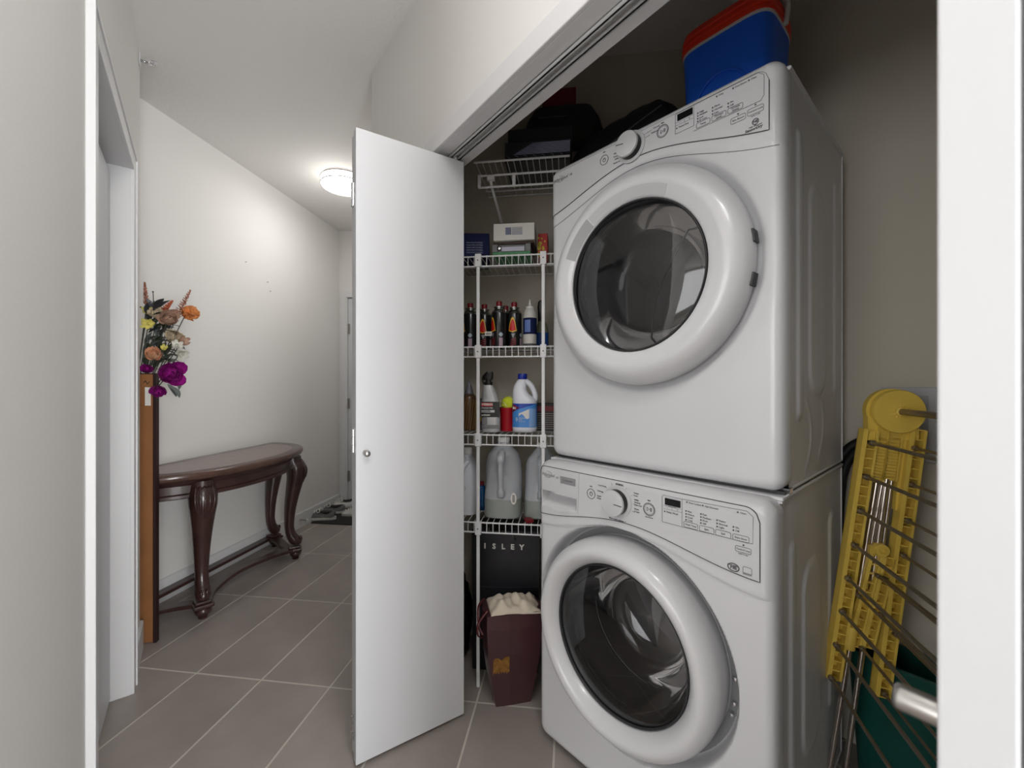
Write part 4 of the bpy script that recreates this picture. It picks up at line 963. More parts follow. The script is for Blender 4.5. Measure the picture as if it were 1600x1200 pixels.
t = thing('gift_bag', (0, 0, 0), 0, 'brown glossy gift bag with a gold print and cloth on top, on the closet floor', 'bag'); t.location = (-.003, 1.60, 0); t.rotation_euler = (0, 0, math.radians(12))
M_br = mat('brown_gloss_paper', (72, 42, 46), .28, coat=.4)
bm = BM(); loft(bm, [[Vector((sx*rx+ox, sy*ry, z)) for sx, sy in ((-1, -1), (-.2, -1.06), (1, -1), (1.12, 0), (1, 1), (0, 1), (-1, 1), (-1.1, 0))] for z, rx, ry, ox in ((0, .066, .042, 0), (.05, .075, .048, 0), (.12, .088, .055, 0), (.20, .098, .062, 0), (.30, .104, .066, 0), (.350, .103, .064, 0))], caps=True); link('body', bm, M_br, t)
bm = BM(); GX = 14; rows = []
def bagface(x, z):
    P_ = [(0, .066, .042), (.05, .075, .048), (.12, .088, .055), (.20, .098, .062), (.30, .104, .066)]
    for (z0, a0, b0), (z1, a1, b1) in zip(P_, P_[1:]):
        if z0 <= z <= z1: q = (z-z0)/(z1-z0); rx, ry = a0+(a1-a0)*q, b0+(b1-b0)*q
    return -ry*(1+.06*min(1, (x/rx+1)/.8))-.0012
for i in range(GX+1):
    x = -.080+.060*i/GX; zl_ = .128+.012*abs(math.sin(i*1.3)); zh_ = .190+.004*i/GX-.008*math.sin(PI*i/GX)+.010*abs(math.sin(i*2.7))
    rows.append([bm.verts.new((x, bagface(x, zl_+(zh_-zl_)*k/4), zl_+(zh_-zl_)*k/4)) for k in range(5)])
for a_, b_ in zip(rows, rows[1:]):
    for k in range(4): bm.faces.new((a_[k], b_[k], b_[k+1], a_[k+1]))
link('gold_print', bm, mat('gold_print', (150, 108, 52), .35, metal=.4, var=.4, vscale=60), t)
bm = BM(); tube(bm, bez([(-.10, -.055, .37), (-.135, -.075, .34), (-.14, -.08, .30), (-.125, -.075, .285)], 6), .006, 6, sq=.4); tube(bm, bez([(-.10, .03, .37), (-.128, -.01, .36), (-.13, -.05, .31), (-.12, -.07, .29)], 6), .005, 6, sq=.4); link('ribbon_handle', bm, mat('dark_red_ribbon', (78, 18, 22), .35), t, True)
t2 = thing('cloth', t.location+Vector((.012, -.004, .322)), math.radians(12), 'crumpled cream cloth in the mouth of the brown gift bag', 'cloth')
bm = BM(); n = 26; gg = []
for i in range(n+1):
    c = []
    for j in range(n+1):
        x = -.10+.20*i/n; y = -.062+.124*j/n; rr_ = max(abs(x)/.10, abs(y)/.062)
        z = .032*(1-rr_**3)+.006*math.sin(x*75+y*40)*(1-rr_**4)+.005*math.sin(y*110-x*60+1)*(1-rr_**4)+.004*math.sin(x*150+y*90)*(1-rr_**4)+.012*smooth(-.1, .06, -x+.02*math.sin(y*60))
        c.append(bm.verts.new((x, y, z+.02)))
    gg.append(c)
for i in range(n):
    for j in range(n): bm.faces.new((gg[i][j], gg[i+1][j], gg[i+1][j+1], gg[i][j+1]))
o = link('fabric', bm, mat('cream_cloth', (214, 202, 184), .9), t2, True); sm = o.modifiers.new('thick', 'SOLIDIFY'); sm.thickness = .003
# black bag at left behind post
t = thing('plastic_bag', (0, 0, 0), 0, 'black crinkled plastic bag on the floor, behind the left shelf post', 'bag'); t.location = WU(SH(712, 1.745), 1.745, 0); t.rotation_euler = (0, 0, TH_H)
bm = BM(); sphere(bm, (0, 0, 0), 1, 28)
for v in bm.verts:
    a = v.co.copy(); k = 1+.07*math.sin(a.x*9+a.z*7)+.06*math.sin(a.y*11-a.z*13)+.04*math.sin(a.z*23+a.x*17)
    v.co = Vector((a.x*.070*k, a.y*.075*k, max(0, .20+a.z*.21*k)))
link('film', bm, mat('black_film', (16, 16, 18), .18, coat=.5), t, True)
bm = BM(); tube(bm, bez([(0, 0, .36), (.02, -.01, .42), (-.02, -.02, .46), (-.035, 0, .41)], 6), .012, 6, sq=.4); link('knot', bm, mat('black_film', (16, 16, 18)), t, True)

# ------------------------------------------------------------------ washer outlet box and hoses
t = thing('outlet_box', AB(1.75, .279, 0), TH, 'light grey washer outlet box on the back wall, behind the drying rack', 'outlet box')
bm = BM(); box(bm, -.012, 0, -.062, .064, .965, 1.19); bev(link('face_plate', bm, mat('outlet_grey', (190, 190, 192), .5), t), .003)
bm = BM(); box(bm, -.0135, -.012, -.045, .047, .99, 1.165); link('recess_door', bm, mat('outlet_inner', (168, 168, 170), .5), t)
for k, (bb, hh) in enumerate(((.40, .0), (.45, -.03))):
    t = thing('hose', AB(0, 0), TH, ('black water hose arching out from behind the washer, outer one' if k == 0 else 'black water hose arching out from behind the washer, inner and lower one'), 'hose', 'black hoses behind the washer')
    bm = BM(); tube(bm, bez([(1.685, .335, 1.02+hh), (1.68, .385, 1.015+hh), (1.685, .43-.01*k, .96+hh), (1.69, .455-.02*k, .85+hh), (1.70, .465-.02*k, .55), (1.705, .466-.02*k, .2)], 8), .013, 10); link('tube', bm, M_hose, t, True)
    bm = BM(); cyl(bm, (1.685, .335, 1.02+hh), (1.7355, .30-.03*k, 1.03+hh), .013, 10); link('coupling', bm, M_hose, t, True, auto=40)

# ------------------------------------------------------------------ drying rack
E_ = Vector((.956, -.294, 0)); RD = Vector((-.294, -.956, 0))      # frame's width direction / rods run towards the camera
hub = Vector((1.067, 1.15, 1.124))
RK = thing('drying_rack', (hub.x, hub.y, 0), math.atan2(E_.y, E_.x), 'folded drying rack with yellow plastic side frame and steel rods, right of the washer', 'drying rack')
# local: X = frame width, -Y = towards camera, Z up.
def RL(px, py, yy=0.0):
    """image point onto the rack's side-frame plane (local y = yy)"""
    r = (px-800)/650; B = hub-RD*yy  # local +y = -RD
    s_ = (B.x-r*B.y)/(r*E_.y-E_.x); Q = B+E_*s_
    return (s_, 1.2-(py-600)/650*Q.y)
L0 = (-.088, 1.05); 
ft = RL(1303, 1062); fr_ = RL(1379, 1090); tl = RL(1362, 672); tr_ = RL(1436, 672)
def channel(name, p0, p1, w, mi=M_yel, parent=RK, holes=True, d=.03, lab=None):
    """ladder-like moulded channel between p0 and p1 (x,z): two rails, back web, cross ribs"""
    P0 = Vector((p0[0], 0, p0[1])); P1 = Vector((p1[0], 0, p1[1])); ax = (P1-P0); L = ax.length; ax.normalize()
    Mx = Matrix(((ax.z*1, 0, ax.x, P0.x), (0, 1, 0, 0), (-ax.x, 0, ax.z, P0.z), (0, 0, 0, 1)))
    bm = BM()
    box(bm, -w/2, -w/2+w*.30, -.002, d, 0, L, M=Mx); box(bm, w/2-w*.18, w/2, -.002, d, 0, L, M=Mx); box(bm, -w/2, w/2, d-.004, d, 0, L, M=Mx)
    n = max(3, int(L/.026))
    for i in range(n+1): box(bm, -w/2+.002, w/2-.002, .001, d, L*i/n-.0015, L*i/n+.0015, M=Mx)
    return link(name, bm, mi, parent)
channel('side_channel', ft, tl, .037)
channel('side_channel', fr_, tr_, .037)
# hub disc
bm = BM(); lathe(bm, [(.058, .03), (.060, .026), (.060, -.006), (.058, -.010), (.03, -.011), (.012, -.013), (.001, -.013)], 56, (0, 0, hub.z), 'Y'); hb = link('hub_disc', bm, M_yel, RK, True, auto=30)
bm = BM()
for k in range(12):
    a = 2*PI*k/12; tube(bm, [(.011*math.cos(a), -.0128, hub.z+.011*math.sin(a)), (.023*math.cos(a), -.0122, hub.z+.023*math.sin(a))], [.0022, .0006], 5)
lathe(bm, [(.013, -.012), (.0125, -.018), (.010, -.020)], 20, (0, 0, hub.z), 'Y')
link('hub_star', bm, M_yel, hb, True, auto=40)
bm = BM(); box(bm, -.066, .050, .006, .034, 1.045, 1.11); lathe(bm, [(.062, .034), (.062, .012)], 48, (-.006, 0, hub.z+.001), 'Y'); link('hub_back', bm, M_yel, RK, True, auto=30)
# ribbed inner plates
for (px0, pxe, w) in ((1384, 1371, .034), (1404, 1392, .034)):
    a0 = RL(px0, 665); a1 = RL(pxe, 752)
    P0 = Vector((a1[0], 0, a1[1])); P1 = Vector((a0[0], 0, a0[1])); ax = (P1-P0); L = ax.length; ax.normalize()
    Mx = Matrix(((ax.z, 0, ax.x, P0.x), (0, 1, 0, 0), (-ax.x, 0, ax.z, P0.z), (0, 0, 0, 1)))
    bm = BM(); box(bm, -w/2, w/2, .012, .03, 0, L, M=Mx); box(bm, -w/2, -w/2+.004, .004, .012, 0, L, M=Mx); box(bm, w/2-.004, w/2, .004, .012, 0, L, M=Mx)
    for i in range(18): box(bm, -w/2+.006, w/2-.006, .006, .012, .004+L*i/18, .004+L*i/18+.0045, M=Mx)
    link('ribbed_plate', bm, M_yel, RK)
a0 = RL(1420, 676); a1 = RL(1411, 800)
bm = BM(); prism(bm, [(a1[0]-.012, a1[1]), (a1[0]+.010, a1[1]), (a0[0]+.016, a0[1]), (a0[0]-.012, a0[1])], -.03, -.012, M=Matrix.Rotation(PI/2, 4, 'X')); link('inner_web', bm, M_yel, RK)
# small inner channels
for (pa, pb_) in (((1369, 868), (1335, 1010)), ((1390, 872), (1356, 1012))):
    channel('inner_channel', RL(*pb_), RL(*pa), .030, d=.024)
a = RL(1378, 860); bm = BM(); lathe(bm, [(.017, .02), (.017, -.004), (.008, -.005), (.007, .0)], 20, (a[0], 0, a[1]), 'Y', caps=False); box(bm, a[0]-.028, a[0]+.016, .0, .022, a[1]-.012, a[1]+.010); link('inner_cap', bm, M_yel, RK, True, auto=30)
a = RL(1331, 1000); bm = BM(); cyl(bm, (a[0]-.004, .012, a[1]-.03), (a[0]+.004, .012, a[1]+.035), .016, 14); link('leg_clamp', bm, M_yel, RK, True, auto=40)
# steel legs (tubes)
for (q0, q1, rr_) in (((1371, 745), (1303, 1160), .0075), ((1386, 745), (1327, 1160), .0075), ((1380, 745), (1352, 905), .005), ((1394, 745), (1376, 880), .004)):
    a0 = RL(*q0, .018); a1 = RL(*q1, .018); dx = (a1[0]-a0[0])/(a1[1]-a0[1])
    ze = .004 if q1[1] > 1100 else a1[1]
    bm = BM(); cyl(bm, (a0[0], .018, a0[1]), (a0[0]+dx*(ze-a0[1]), .018, ze), rr_, 12); link('steel_leg', bm, M_rodbright, RK, True, auto=40)
# rods towards the camera
bm = BM(); cyl(bm, (0, -.01, hub.z), (0, -.62, hub.z), .0085, 14); link('main_rod', bm, M_rod, RK, True, auto=40)
rod = [(1362, 692), (1353, 745), (1344, 798), (1334, 851), (1324, 903), (1315, 955), (1306, 1007), (1298, 1058), (1428, 700), (1424, 757), (1417, 813), (1410, 867), (1398, 990), (1391, 1040), (1381, 1083), (1371, 899), (1381, 903), (1341, 930), (1375, 960), (1346, 1012)]
for k, (px, py) in enumerate(rod):
    a = RL(px, py, -.002); r_ = .0062 if k < 8 else .005
    L = .56
    bm = BM(); cyl(bm, (a[0], .02, a[1]), (a[0], -L, a[1]), r_*.8, 10); cyl(bm, (a[0], .0, a[1]), (a[0], -.012, a[1]), r_*1.35, 10)
    link('rod', bm, M_rod, RK, True, auto=40)
# far end frame of the rack, hidden behind the right door
bm = BM(); box(bm, -.09, .06, -.62, -.60, .35, 1.16); 
box(bm, -.09, -.05, -.622, -.60, .004, .36); box(bm, .02, .06, -.622, -.60, .004, .36)
bm.free()

# teal laundry tub behind the rack
t = thing('laundry_tub', AB(1.655, .27, 0), TH, 'teal plastic laundry tub on the floor behind the drying rack', 'tub')
bm = BM(); rings = loft(bm, [sec(0, 0, z, rx, ry, 4, 36) for z, rx, ry in ((0, .055, .10), (.01, .058, .105), (.37, .072, .128), (.385, .078, .134), (.395, .078, .134), (.395, .070, .124), (.37, .068, .122), (.02, .052, .098))]); link('basin', bm, M_teal, t, True, auto=50)

# ------------------------------------------------------------------ console table along the hall wall
UC, HL, DP = 2.255, .625, .485
TB = thing('console_table', WU(-2.2085, UC, 0), TH_H, 'dark mahogany demilune console table with carved cabriole legs against the hall wall', 'table')
# local: X away from wall, Y along hall
def dem(hl, dp, n=36, off=0):
    out = []
    for i in range(n+1):
        a = -PI/2+PI*i/n; out.append((max(0, dp*math.copysign(abs(math.cos(a))**.85, math.cos(a)))+off, hl*math.copysign(abs(math.sin(a))**.92, math.sin(a))))
    return out
bm = BM()
secs = []
for z, k in ((.717, -.022), (.725, -.006), (.732, -.002), (.740, 0), (.750, 0), (.756, -.003), (.760, -.008)):
    secs.append([Vector((max(x+(k if x > .01 else 0), 0), y*(HL+k)/HL, z)) for x, y in dem(HL, DP)])
loft(bm, secs); tp = link('table_top', bm, M_woodtop, TB, True, auto=45)
bm = BM(); prism(bm, [(x*.80+.055, y*.86) for x, y in dem(HL-.02, DP-.02)], .7598, .7608); link('top_inlay', bm, M_inlay, tp)
bm = BM(); secs = []
for z, k in ((.625, -.055), (.632, -.047), (.645, -.047), (.652, -.055), (.690, -.055), (.698, -.045), (.717, -.040)):
    secs.append([Vector((max(x+(k if x > .05 else 0), 0), y*(HL+k)/HL, z)) for x, y in dem(HL, DP)])
loft(bm, secs); link('apron', bm, M_wood, TB, True, auto=40)
def cab(px_, py_, dx, dy, lab=None):
    """cabriole leg: (px,py) foot, (dx,dy) outward unit direction"""
    d = Vector((dx, dy, 0)); o0 = Vector((px_, py_, 0))
    path = [(0.0, .70, .050), (.006, .66, .054), (.022, .625, .060), (.024, .58, .058), (.014, .52, .050), (.0, .44, .042), (-.012, .36, .036), (-.018, .28, .031), (-.018, .22, .028), (-.008, .17, .029), (.010, .135, .033), (.028, .115, .031), (.030, .10, .024)]
    pts = bez([o0+d*a+Vector((0, 0, z)) for a, z, r in path], 4); rs = []
    for i in range(len(path)-1):
        for j in range(4): rs.append(path[i][2]+(path[i+1][2]-path[i][2])*j/4)
    rs.append(path[-1][2])
    bm = BM(); tube(bm, pts, [r*1.05 for r in rs], 12)
    lg = link('leg', bm, M_wood, TB, True, auto=60)
    # scroll toe
    bm = BM(); c = o0+d*.040+Vector((0, 0, .138)); sd = Vector((-d.y, d.x, 0))
    pts = [c+d*(r_*math.cos(a))+Vector((0, 0, r_*math.sin(a))) for a, r_ in [(-2.4+.42*i, .024-.0018*i) for i in range(12)]]
    for q in (-1, 1): tube(bm, [p_+sd*.012*q for p_ in pts], [.010-.0005*i for i in range(12)], 8)
    link('scroll_toe', bm, M_wood, lg, True)
    # carved knee: leaf ribs
    bm = BM()
    for q in (-2, -1, 0, 1, 2):
        sdv = sd*(.017*q)
        tube(bm, bez([o0+d*(.054-.004*abs(q))+sdv+Vector((0, 0, .68)), o0+d*(.086-.006*abs(q))+sdv*1.2+Vector((0, 0, .62)), o0+d*(.084-.006*abs(q))+sdv+Vector((0, 0, .57)), o0+d*(.066-.004*abs(q))+sdv*.4+Vector((0, 0, .52))], 5), [.0055]*6+[.006]*6+[.003]*4, 6)
    link('knee_carving', bm, M_wood, lg, True)
    # lower leaf and bun foot under the stretcher
    bm = BM(); lathe(bm, [(.020, 0), (.022, .006), (.014, .012), (.030, .022), (.038, .036), (.034, .050), (.026, .058)], 24, (o0.x+d.x*.02, o0.y+d.y*.02, 0)); link('bun_foot', bm, M_wood, lg, True, auto=60)
    bm = BM(); box(bm, -.045, .045, -.045, .045, .056, .076, M=Matrix.Translation(o0+d*.012) @ Matrix.Rotation(math.atan2(d.y, d.x), 4, 'Z')); box(bm, -.036, .036, -.036, .036, .076, .092, M=Matrix.Translation(o0+d*.012) @ Matrix.Rotation(math.atan2(d.y, d.x), 4, 'Z'))
    bev(link('foot_block', bm, M_wood, lg), .006)
cab(.335, -.335, .80, -.60); cab(.335, .375, .80, .60); cab(.055, .545, .15, .985); cab(.055, -.535, .15, -.985)
# shaped lower stretcher
def ribbon(bm, pts, w, z0, z1):
    pts = [Vector((x, y, 0)) for x, y in pts]; L = []; R = []
    for i, p in enumerate(pts):
        t_ = (pts[min(i+1, len(pts)-1)]-pts[max(i-1, 0)]).normalized(); n_ = Vector((-t_.y, t_.x, 0)); wi = w if not callable(w) else w(i/(len(pts)-1))
        L.append(p+n_*wi/2); R.append(p-n_*wi/2)
    loft(bm, [[Vector((l.x, l.y, z0)), Vector((r.x, r.y, z0)), Vector((r.x, r.y, z1)), Vector((l.x, l.y, z1))] for l, r in zip(L, R)])
bm = BM(); ribbon(bm, [(.028, -.60), (.028, .60)], .055, .055, .075); bev(link('back_stretcher', bm, M_wood, TB), .003)
bm = BM(); ribbon(bm, [tuple(v[:2]) for v in bez([(.335, -.335, 0), (.27, -.22, 0), (.225, -.05, 0), (.225, .09, 0), (.27, .25, 0), (.335, .375, 0)], 6)], lambda q: .060+.03*abs(2*q-1)**3, .057, .077); bev(link('front_stretcher', bm, M_wood, TB), .003)
for s_ in (-1, 1):
    bm = BM(); y0 = .02; ribbon(bm, [tuple(v[:2]) for v in bez([(.335, .02+s_*.355, 0), (.24, .02+s_*.40, 0), (.15, .02+s_*.47, 0), (.055, .01+s_*.54, 0)], 6)], .06, .056, .076); bev(link('side_stretcher', bm, M_wood, TB), .003)

# ------------------------------------------------------------------ leaning picture (seen from behind) by the corner
PB = thing('picture_frame', (-1.652, 1.935, 0), math.radians(11), 'tall framed picture standing on the floor behind the wall corner, orange-brown back showing', 'picture')
bm = BM(); box(bm, -.155, -.013, -.004, .006, .004, 1.245); link('backing_board', bm, mat('orange_hardboard', (146, 98, 58), .6, var=.12, vscale=6), PB)
bm = BM(); box(bm, -.013, 0, -.006, .016, 0, 1.25); box(bm, -.155, -.016, .006, .028, 0, .016); box(bm, -.155, -.016, .006, .028, 1.234, 1.25); box(bm, -.155, -.016, .018, .024, .016, 1.234); link('frame', bm, mat('dark_brown_frame', (44, 26, 26), .4), PB)
bm = BM(); box(bm, -.045, -.022, -.0055, -.004, 1.10, 1.185); link('paper_label', bm, M_white, PB)
bm = BM(); tube(bm, [(-.05, -.006, 1.205), (-.042, -.008, 1.215), (-.034, -.008, 1.20), (-.026, -.006, 1.212)], .0016, 5); link('sawtooth_hook', bm, M_seam, PB)

# ------------------------------------------------------------------ flower arrangement on the table's near end
def FP(px, py, Yd): return Vector(((px-800)/650*Yd, Yd, 1.2-(py-600)/650*Yd))
V0 = Vector((-1.835, 2.06, .7615))
FA = thing('flower_arrangement', V0, 0, 'vase of mixed artificial flowers behind the picture, with one large purple bloom', 'flowers')
def rel(v): return v-V0
bm = BM(); lathe(bm, [(.03, 0), (.04, .004), (.052, .06), (.050, .13), (.034, .19), (.030, .22), (.036, .235), (.033, .235), (.027, .22), (.03, .19)], 28); link('vase', bm, mat('dark_vase', (50, 40, 44), .25, coat=.4), FA, True, auto=50)
M_stem = mat('stem_grey_green', (74, 76, 62), .7); M_leafd = mat('leaf_dark', (44, 56, 36), .5); M_leafg = mat('leaf_grey', (98, 106, 104), .6); M_leafb = mat('leaf_blackish', (54, 56, 60), .5)
def orient(d, up=Vector((0, 0, 1))):
    d = d.normalized(); x = d.cross(up)
    if x.length < .01: x = Vector((1, 0, 0))
    x.normalize(); y = x.cross(d); return Matrix((x, d, y)).transposed().to_4x4()   # local Y -> d
def petal(bm, M, L, W, curl, cup=.3, n=5):
    rows = []
    for i in range(n+1):
        t = i/n; w = W*math.sin(PI*(.12+.80*t))**.7*(1 if t < .85 else .8); y = L*t*math.cos(curl*t*.7); z = L*t*math.sin(curl*t*.7)
        rows.append([bm.verts.new(M @ Vector((w*s_, y, z+cup*W*abs(s_)**2))) for s_ in (-1, -.5, 0, .5, 1)])
    for r0, r1 in zip(rows, rows[1:]):
        for k in range(4): bm.faces.new((r0[k], r0[k+1], r1[k+1], r1[k]))
def bloom(name, c, face, R, m, layers, lab=None, ruff=.0, wf=1.0):
    """face = direction the bloom looks at"""
    bm = BM(); B = Matrix.Translation(c) @ face.to_track_quat('Z', 'Y').to_matrix().to_4x4()
    for li, (n, rr_, tilt) in enumerate(layers):
        for k in range(n):
            a = 2*PI*k/n+li*.6+random.uniform(-.15, .15)
            M = B @ Matrix.Rotation(a, 4, 'Z') @ Matrix.Translation((0, R*.04*li, 0)) @ Matrix.Rotation(tilt+random.uniform(-.1, .1), 4, 'X')
            petal(bm, M, R*rr_*random.uniform(.86, 1.08), R*rr_*(1.9/n+.18)*wf, .9+ruff+random.uniform(-.3, .5), random.uniform(.2, .9))
    return link(name, bm, m, FA, True, label=lab)
camd = lambda c: (Vector((0, 0, 1.2))-(c+V0)).normalized()
M_purp = mat('purple_petal', (150, 24, 128), .55, var=.45, vscale=30); M_peach = mat('peach_petal', (226, 170, 132), .6, var=.12, vscale=25); M_orng = mat('orange_petal', (206, 132, 74), .6, var=.25, vscale=18)
M_crm = mat('cream_petal', (222, 206, 180), .6, var=.12, vscale=25); M_rose = mat('dusty_rose_petal', (194, 160, 138), .6, var=.2, vscale=25); M_yelp = mat('pale_yellow_petal', (230, 220, 130), .6); M_whp = mat('white_petal', (226, 224, 214), .6)
M_plume = mat('rust_plume', (164, 102, 76), .8, var=.3, vscale=60)
def at(px, py, Yd=2.03): return rel(FP(px, py, Yd))
full = [(8, 1.0, .20), (8, .86, .50), (7, .70, .80), (6, .54, 1.05), (5, .38, 1.25), (4, .24, 1.4)]
flat = [(6, 1.0, .2), (5, .5, .6)]
def stem(c, r=.0022):
    base = Vector((random.uniform(-.012, .012), random.uniform(-.012, .012), .20)); mid = (base*.55+c*.45)+Vector((-.02, 0, .03))
    bm = BM(); tube(bm, bez([base, mid, c], 6), r, 5); link('stem', bm, M_stem, FA, True)
spec = [('peony', 263, 585, 1.93, .082, M_purp, full, (.35, 0, .1)), ('peony', 248, 608, 1.95, .038, M_purp, full, (0, 0, -.4)),
        ('rose', 242, 559, 2.0, .042, M_peach, full, (-.2, 0, .6)), ('rose', 262, 500, 2.03, .050, M_rose, full, (.2, 0, .3)), ('rose', 246, 494, 2.05, .036, M_crm, full, (-.3, 0, .5)),
        ('poppy', 290, 491, 2.03, .052, M_orng, [(5, 1.0, .8), (4, .9, 1.15)], (1, .2, .25)), ('daisy', 232, 506, 1.99, .042, M_yelp, [(8, 1.0, .25), (6, .45, .6)], (-.2, 0, .1)),
        ('rose', 268, 528, 2.05, .046, M_crm, full, (.6, 0, .3)), ('lily', 284, 534, 2.04, .034, M_rose, flat, (.9, 0, .2)), ('lily', 281, 553, 2.02, .040, M_whp, [(6, 1.0, .35), (5, .7, .7), (4, .4, 1)], (.7, 0, -.1)), ('lily', 275, 541, 2.0, .032, M_whp, flat, (.3, 0, .4)), ('daisy', 256, 545, 2.0, .026, M_yelp, flat, (.1, 0, .4)),
        ('rose', 229, 578, 1.985, .030, M_purp, full, (0, 0, .3)), ('lily', 230, 488, 2.03, .028, M_yelp, flat, (0, 0, .6))]
for (nm, px, py, Yd, R, m_, lay, fo) in spec:
    c = at(px, py, Yd); stem(c); bloom(nm, c, (camd(c)+Vector(fo)).normalized(), R*(1.0 if R > .08 else 1.22 if nm != 'daisy' else 1.0), m_, lay, wf=.5 if nm in ('daisy', 'lily') else 1.0)
def plume(px0, py0, px1, py1, Yd=2.05, R=.016, m_=M_plume):
    a, b = at(px0, py0, Yd), at(px1, py1, Yd); stem(a)
    bm = BM(); tube(bm, [a, b], .0015, 5)
    for i in range(60):
        t = i/60; c = a.lerp(b, t); rr_ = R*(1-t)**.7+.002; an = i*2.4; d = Vector((math.cos(an), math.sin(an), .55)).normalized()
        tube(bm, [c, c+d*rr_*.6, c+d*rr_+Vector((0, 0, .003))], [.0014, .0026, .0010], 4)
    link('plume', bm, m_, FA, True)
plume(274, 500, 298, 453, 2.05, .024); plume(256, 487, 270, 470, 2.06, .020, mat('coral_plume', (186, 96, 66), .8)); plume(229, 478, 226, 441, 2.03, .014)
def leaf(px, py, dx, dz, L, W, m_=M_leafd, Yd=2.02, dy=0):
    c = at(px, py, Yd); d = Vector((dx, dy, dz)); M = Matrix.Translation(c) @ orient(d); 
    bm = BM(); rows = []
    for i in range(8):
        t = i/7; w = W*math.sin(PI*(.04+.95*t))**.8; rows.append([bm.verts.new(M @ Vector((w*s_, L*t, .12*L*math.sin(PI*t)-.25*w*(1-abs(s_))))) for s_ in (-1, 0, 1)])
    for r0, r1 in zip(rows, rows[1:]):
        for k in range(2): bm.faces.new((r0[k], r0[k+1], r1[k+1], r1[k]))
    o = link('leaf', bm, m_, FA, True); return o
for a_ in ((252, 547, 1, -.1, .08, .018, M_leafd), (262, 552, 1, -.45, .075, .020, M_leafd), (262, 600, .6, -.9, .075, .020, M_leafg), (268, 603, .5, -.75, .07, .018, M_leafg), (272, 580, .8, -.7, .06, .014, M_leafd), (276, 590, .2, -1, .06, .016, M_leafg),
           (240, 485, .5, .4, .06, .018, M_leafb), (230, 492, .2, .9, .065, .018, M_leafb), (236, 480, -.3, .6, .05, .016, M_leafb), (240, 492, 1, .05, .08, .014, M_leafd), (246, 518, 1, -.05, .09, .015, M_leafb), (232, 520, .6, .2, .08, .014, M_leafb),
           (248, 530, .9, -.3, .07, .015, M_leafd), (236, 540, .7, .3, .07, .012, M_leafg), (266, 508, 1, -.2, .05, .012, M_leafg), (228, 530, .1, -1, .08, .012, M_leafd), (226, 560, .25, .9, .10, .012, M_leafg), (236, 556, .2, .9, .09, .010, M_stem), (231, 575, .3, 1, .11, .010, M_stem), (240, 575, .6, .5, .07, .014, M_leafd)):
    leaf(*a_)
for k in range(58):
    q = random.random(); yy = 482+95*q; xx = 228+random.uniform(0, 40)*(.45+.55*math.sin(PI*q)); an = random.uniform(-.5, 1.8)
    leaf(xx, yy, math.cos(an), math.sin(an), random.uniform(.05, .085), random.uniform(.011, .021), random.choice([M_leafd, M_leafb, M_leafg, M_leafd]), 2.06)
for (x0, y0, x1, y1) in ((236, 488, 239, 456), (231, 500, 220, 480), (252, 535, 262, 520), (243, 540, 258, 525)):
    bm = BM(); a, b = at(x0, y0), at(x1, y1); tube(bm, bez([a, (a+b)/2+Vector((.006, 0, 0)), b], 4), .0018, 5); sphere(bm, b, .004, 8); link('twig', bm, M_leafb, FA, True)

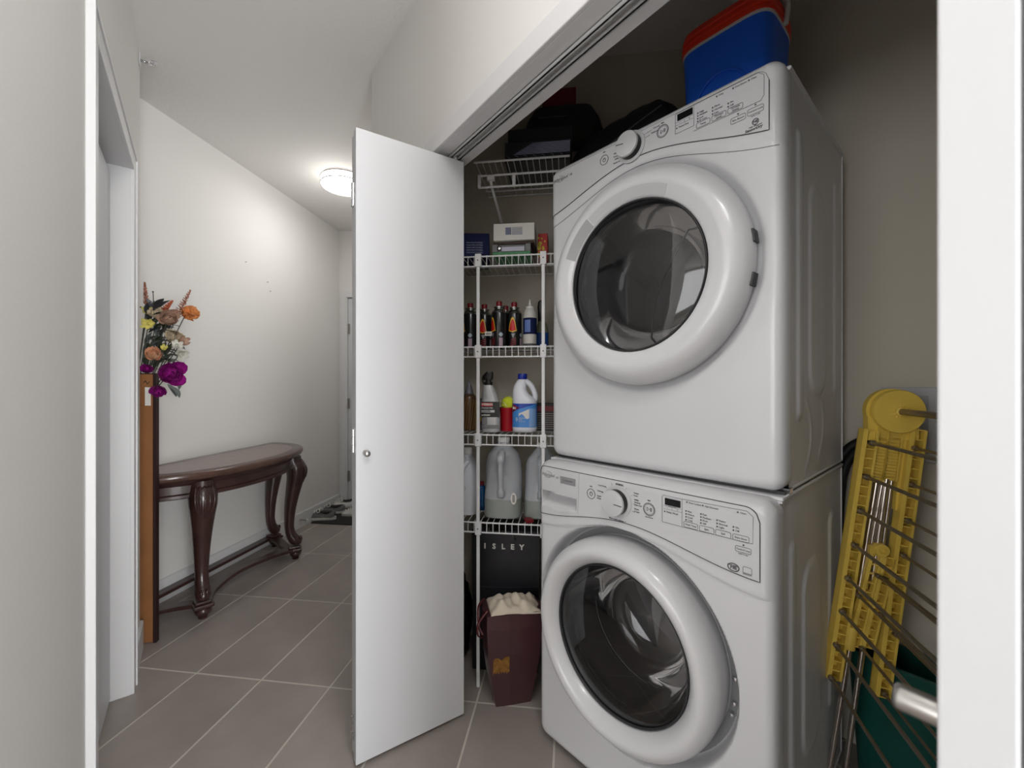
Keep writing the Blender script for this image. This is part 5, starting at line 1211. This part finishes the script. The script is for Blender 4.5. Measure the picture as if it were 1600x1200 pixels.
# ------------------------------------------------------------------ mat and shoes by the entry door
t = thing('door_mat', WU(-1.68, 3.55, 0), TH_H, 'black doormat in front of the entry door', 'mat')
bm = BM(); box(bm, -.51, .40, -.235, .225, .0005, .009); bev(link('pile', bm, mat('black_mat', (38, 37, 38), .95, bump=.5, bscale=150), t), .003)
def shoe(loc, rz, label, mu, ms, ml, S=1.0):
    t = thing('shoe', loc, rz, label, 'shoe', 'sneakers on the doormat')
    # local +X = toe
    def out(x, k=1.0):    # half width along x (-.5..+.5 of length .28)
        u_ = (x+.14)/.28; return S*k*(.030+.016*math.sin(PI*min(1, max(0, u_))**.9)+.006*math.sin(2*PI*u_)*-1)
    def outline(k, z, xs=1.0):
        pts = []
        for i in range(32):
            a = 2*PI*i/32; c_, s_ = math.cos(a), math.sin(a); x = .14*math.copysign(abs(c_)**.75, c_)*xs; w = out(x*.98, k)
            pts.append(Vector((x*S, w*math.copysign(abs(s_)**.75, s_), z*S)))
        return pts
    bm = BM(); loft(bm, [outline(.96, 0), outline(1, .004), outline(1, .020), outline(.97, .024)]); link('sole', bm, ms, t, True, auto=50)
    bm = BM(); secs = []
    for i in range(15):
        x = -.130+.262*i/14; u_ = i/14
        top = .072 if u_ < .12 else (.058 if u_ < .45 else .078-.062*smooth(.45, .98, u_)) ; top = [.070, .078, .070, .060, .056, .057, .066, .078, .074, .066, .058, .050, .043, .036, .026][i]
        w = out(x, .95)*([.55, .8] + [1]*11+[.85, .5])[i]
        secs.append([Vector((x*S, w*math.cos(a)*(1-.25*max(0, math.sin(a))), S*(.022+(top-.022)*max(0, math.sin(a))**.8))) for a in [PI*k/12 for k in range(13)]])
    loft(bm, secs, caps=False, closed=False); o = link('upper', bm, mu, t, True, auto=60)
    for v in o.data.vertices: pass
    bm = BM(); loft(bm, [[Vector((S*(-.045+.062*math.cos(a)), S*.026*math.sin(a), S*(z+.010*math.cos(a)**2))) for a in [2*PI*k/20 for k in range(20)]] for z in (.060, .0665)]); link('opening', bm, mat('shoe_lining', (52, 44, 46), .9), t, True, auto=50)
    bm = BM()
    for i in range(5):
        x = S*(.022+.018*i); z = S*(.082-.0085*i); tube(bm, bez([(x, -.022*S, z-.012*S), (x+.006*S, 0, z+.003*S), (x, .022*S, z-.012*S)], 4), .0048*S, 6)
    for q in (-1, 1): tube(bm, bez([(.02*S, 0, .084*S), (.0, .02*S*q, .092*S), (-.01*S, .035*S*q, .075*S), (.015*S, .03*S*q, .066*S)], 5), .004*S, 6)
    link('laces', bm, ml, t, True)
    return t
M_gs = mat('grey_canvas', (104, 104, 105), .9); M_ws = mat('white_rubber', (214, 212, 206), .6); M_ww = mat('white_leather', (206, 204, 202), .6); M_lc = mat('white_lace', (224, 220, 214), .8)
def shp(px, py):  # floor point
    Yd = 1.2*650/(py-600); return Vector(((px-800)/650*Yd, Yd, .0095))
shoe(shp(500, 813), math.radians(183), 'grey canvas sneaker with white laces, nearest on the doormat', M_gs, M_ws, M_lc)
shoe(shp(510, 805)+Vector((.02, .03, 0)), math.radians(190), 'grey sneaker just behind the nearest one', M_gs, M_ws, M_lc)
shoe(shp(523, 798)+Vector((.04, .07, 0)), math.radians(196), 'white sneaker with pinkish lining, farthest on the doormat', M_ww, M_ws, M_lc)
shoe(shp(543, 805)+Vector((.10, -.02, 0)), math.radians(188), 'white sneaker partly hidden by the bifold door edge', M_ww, M_ws, M_lc)
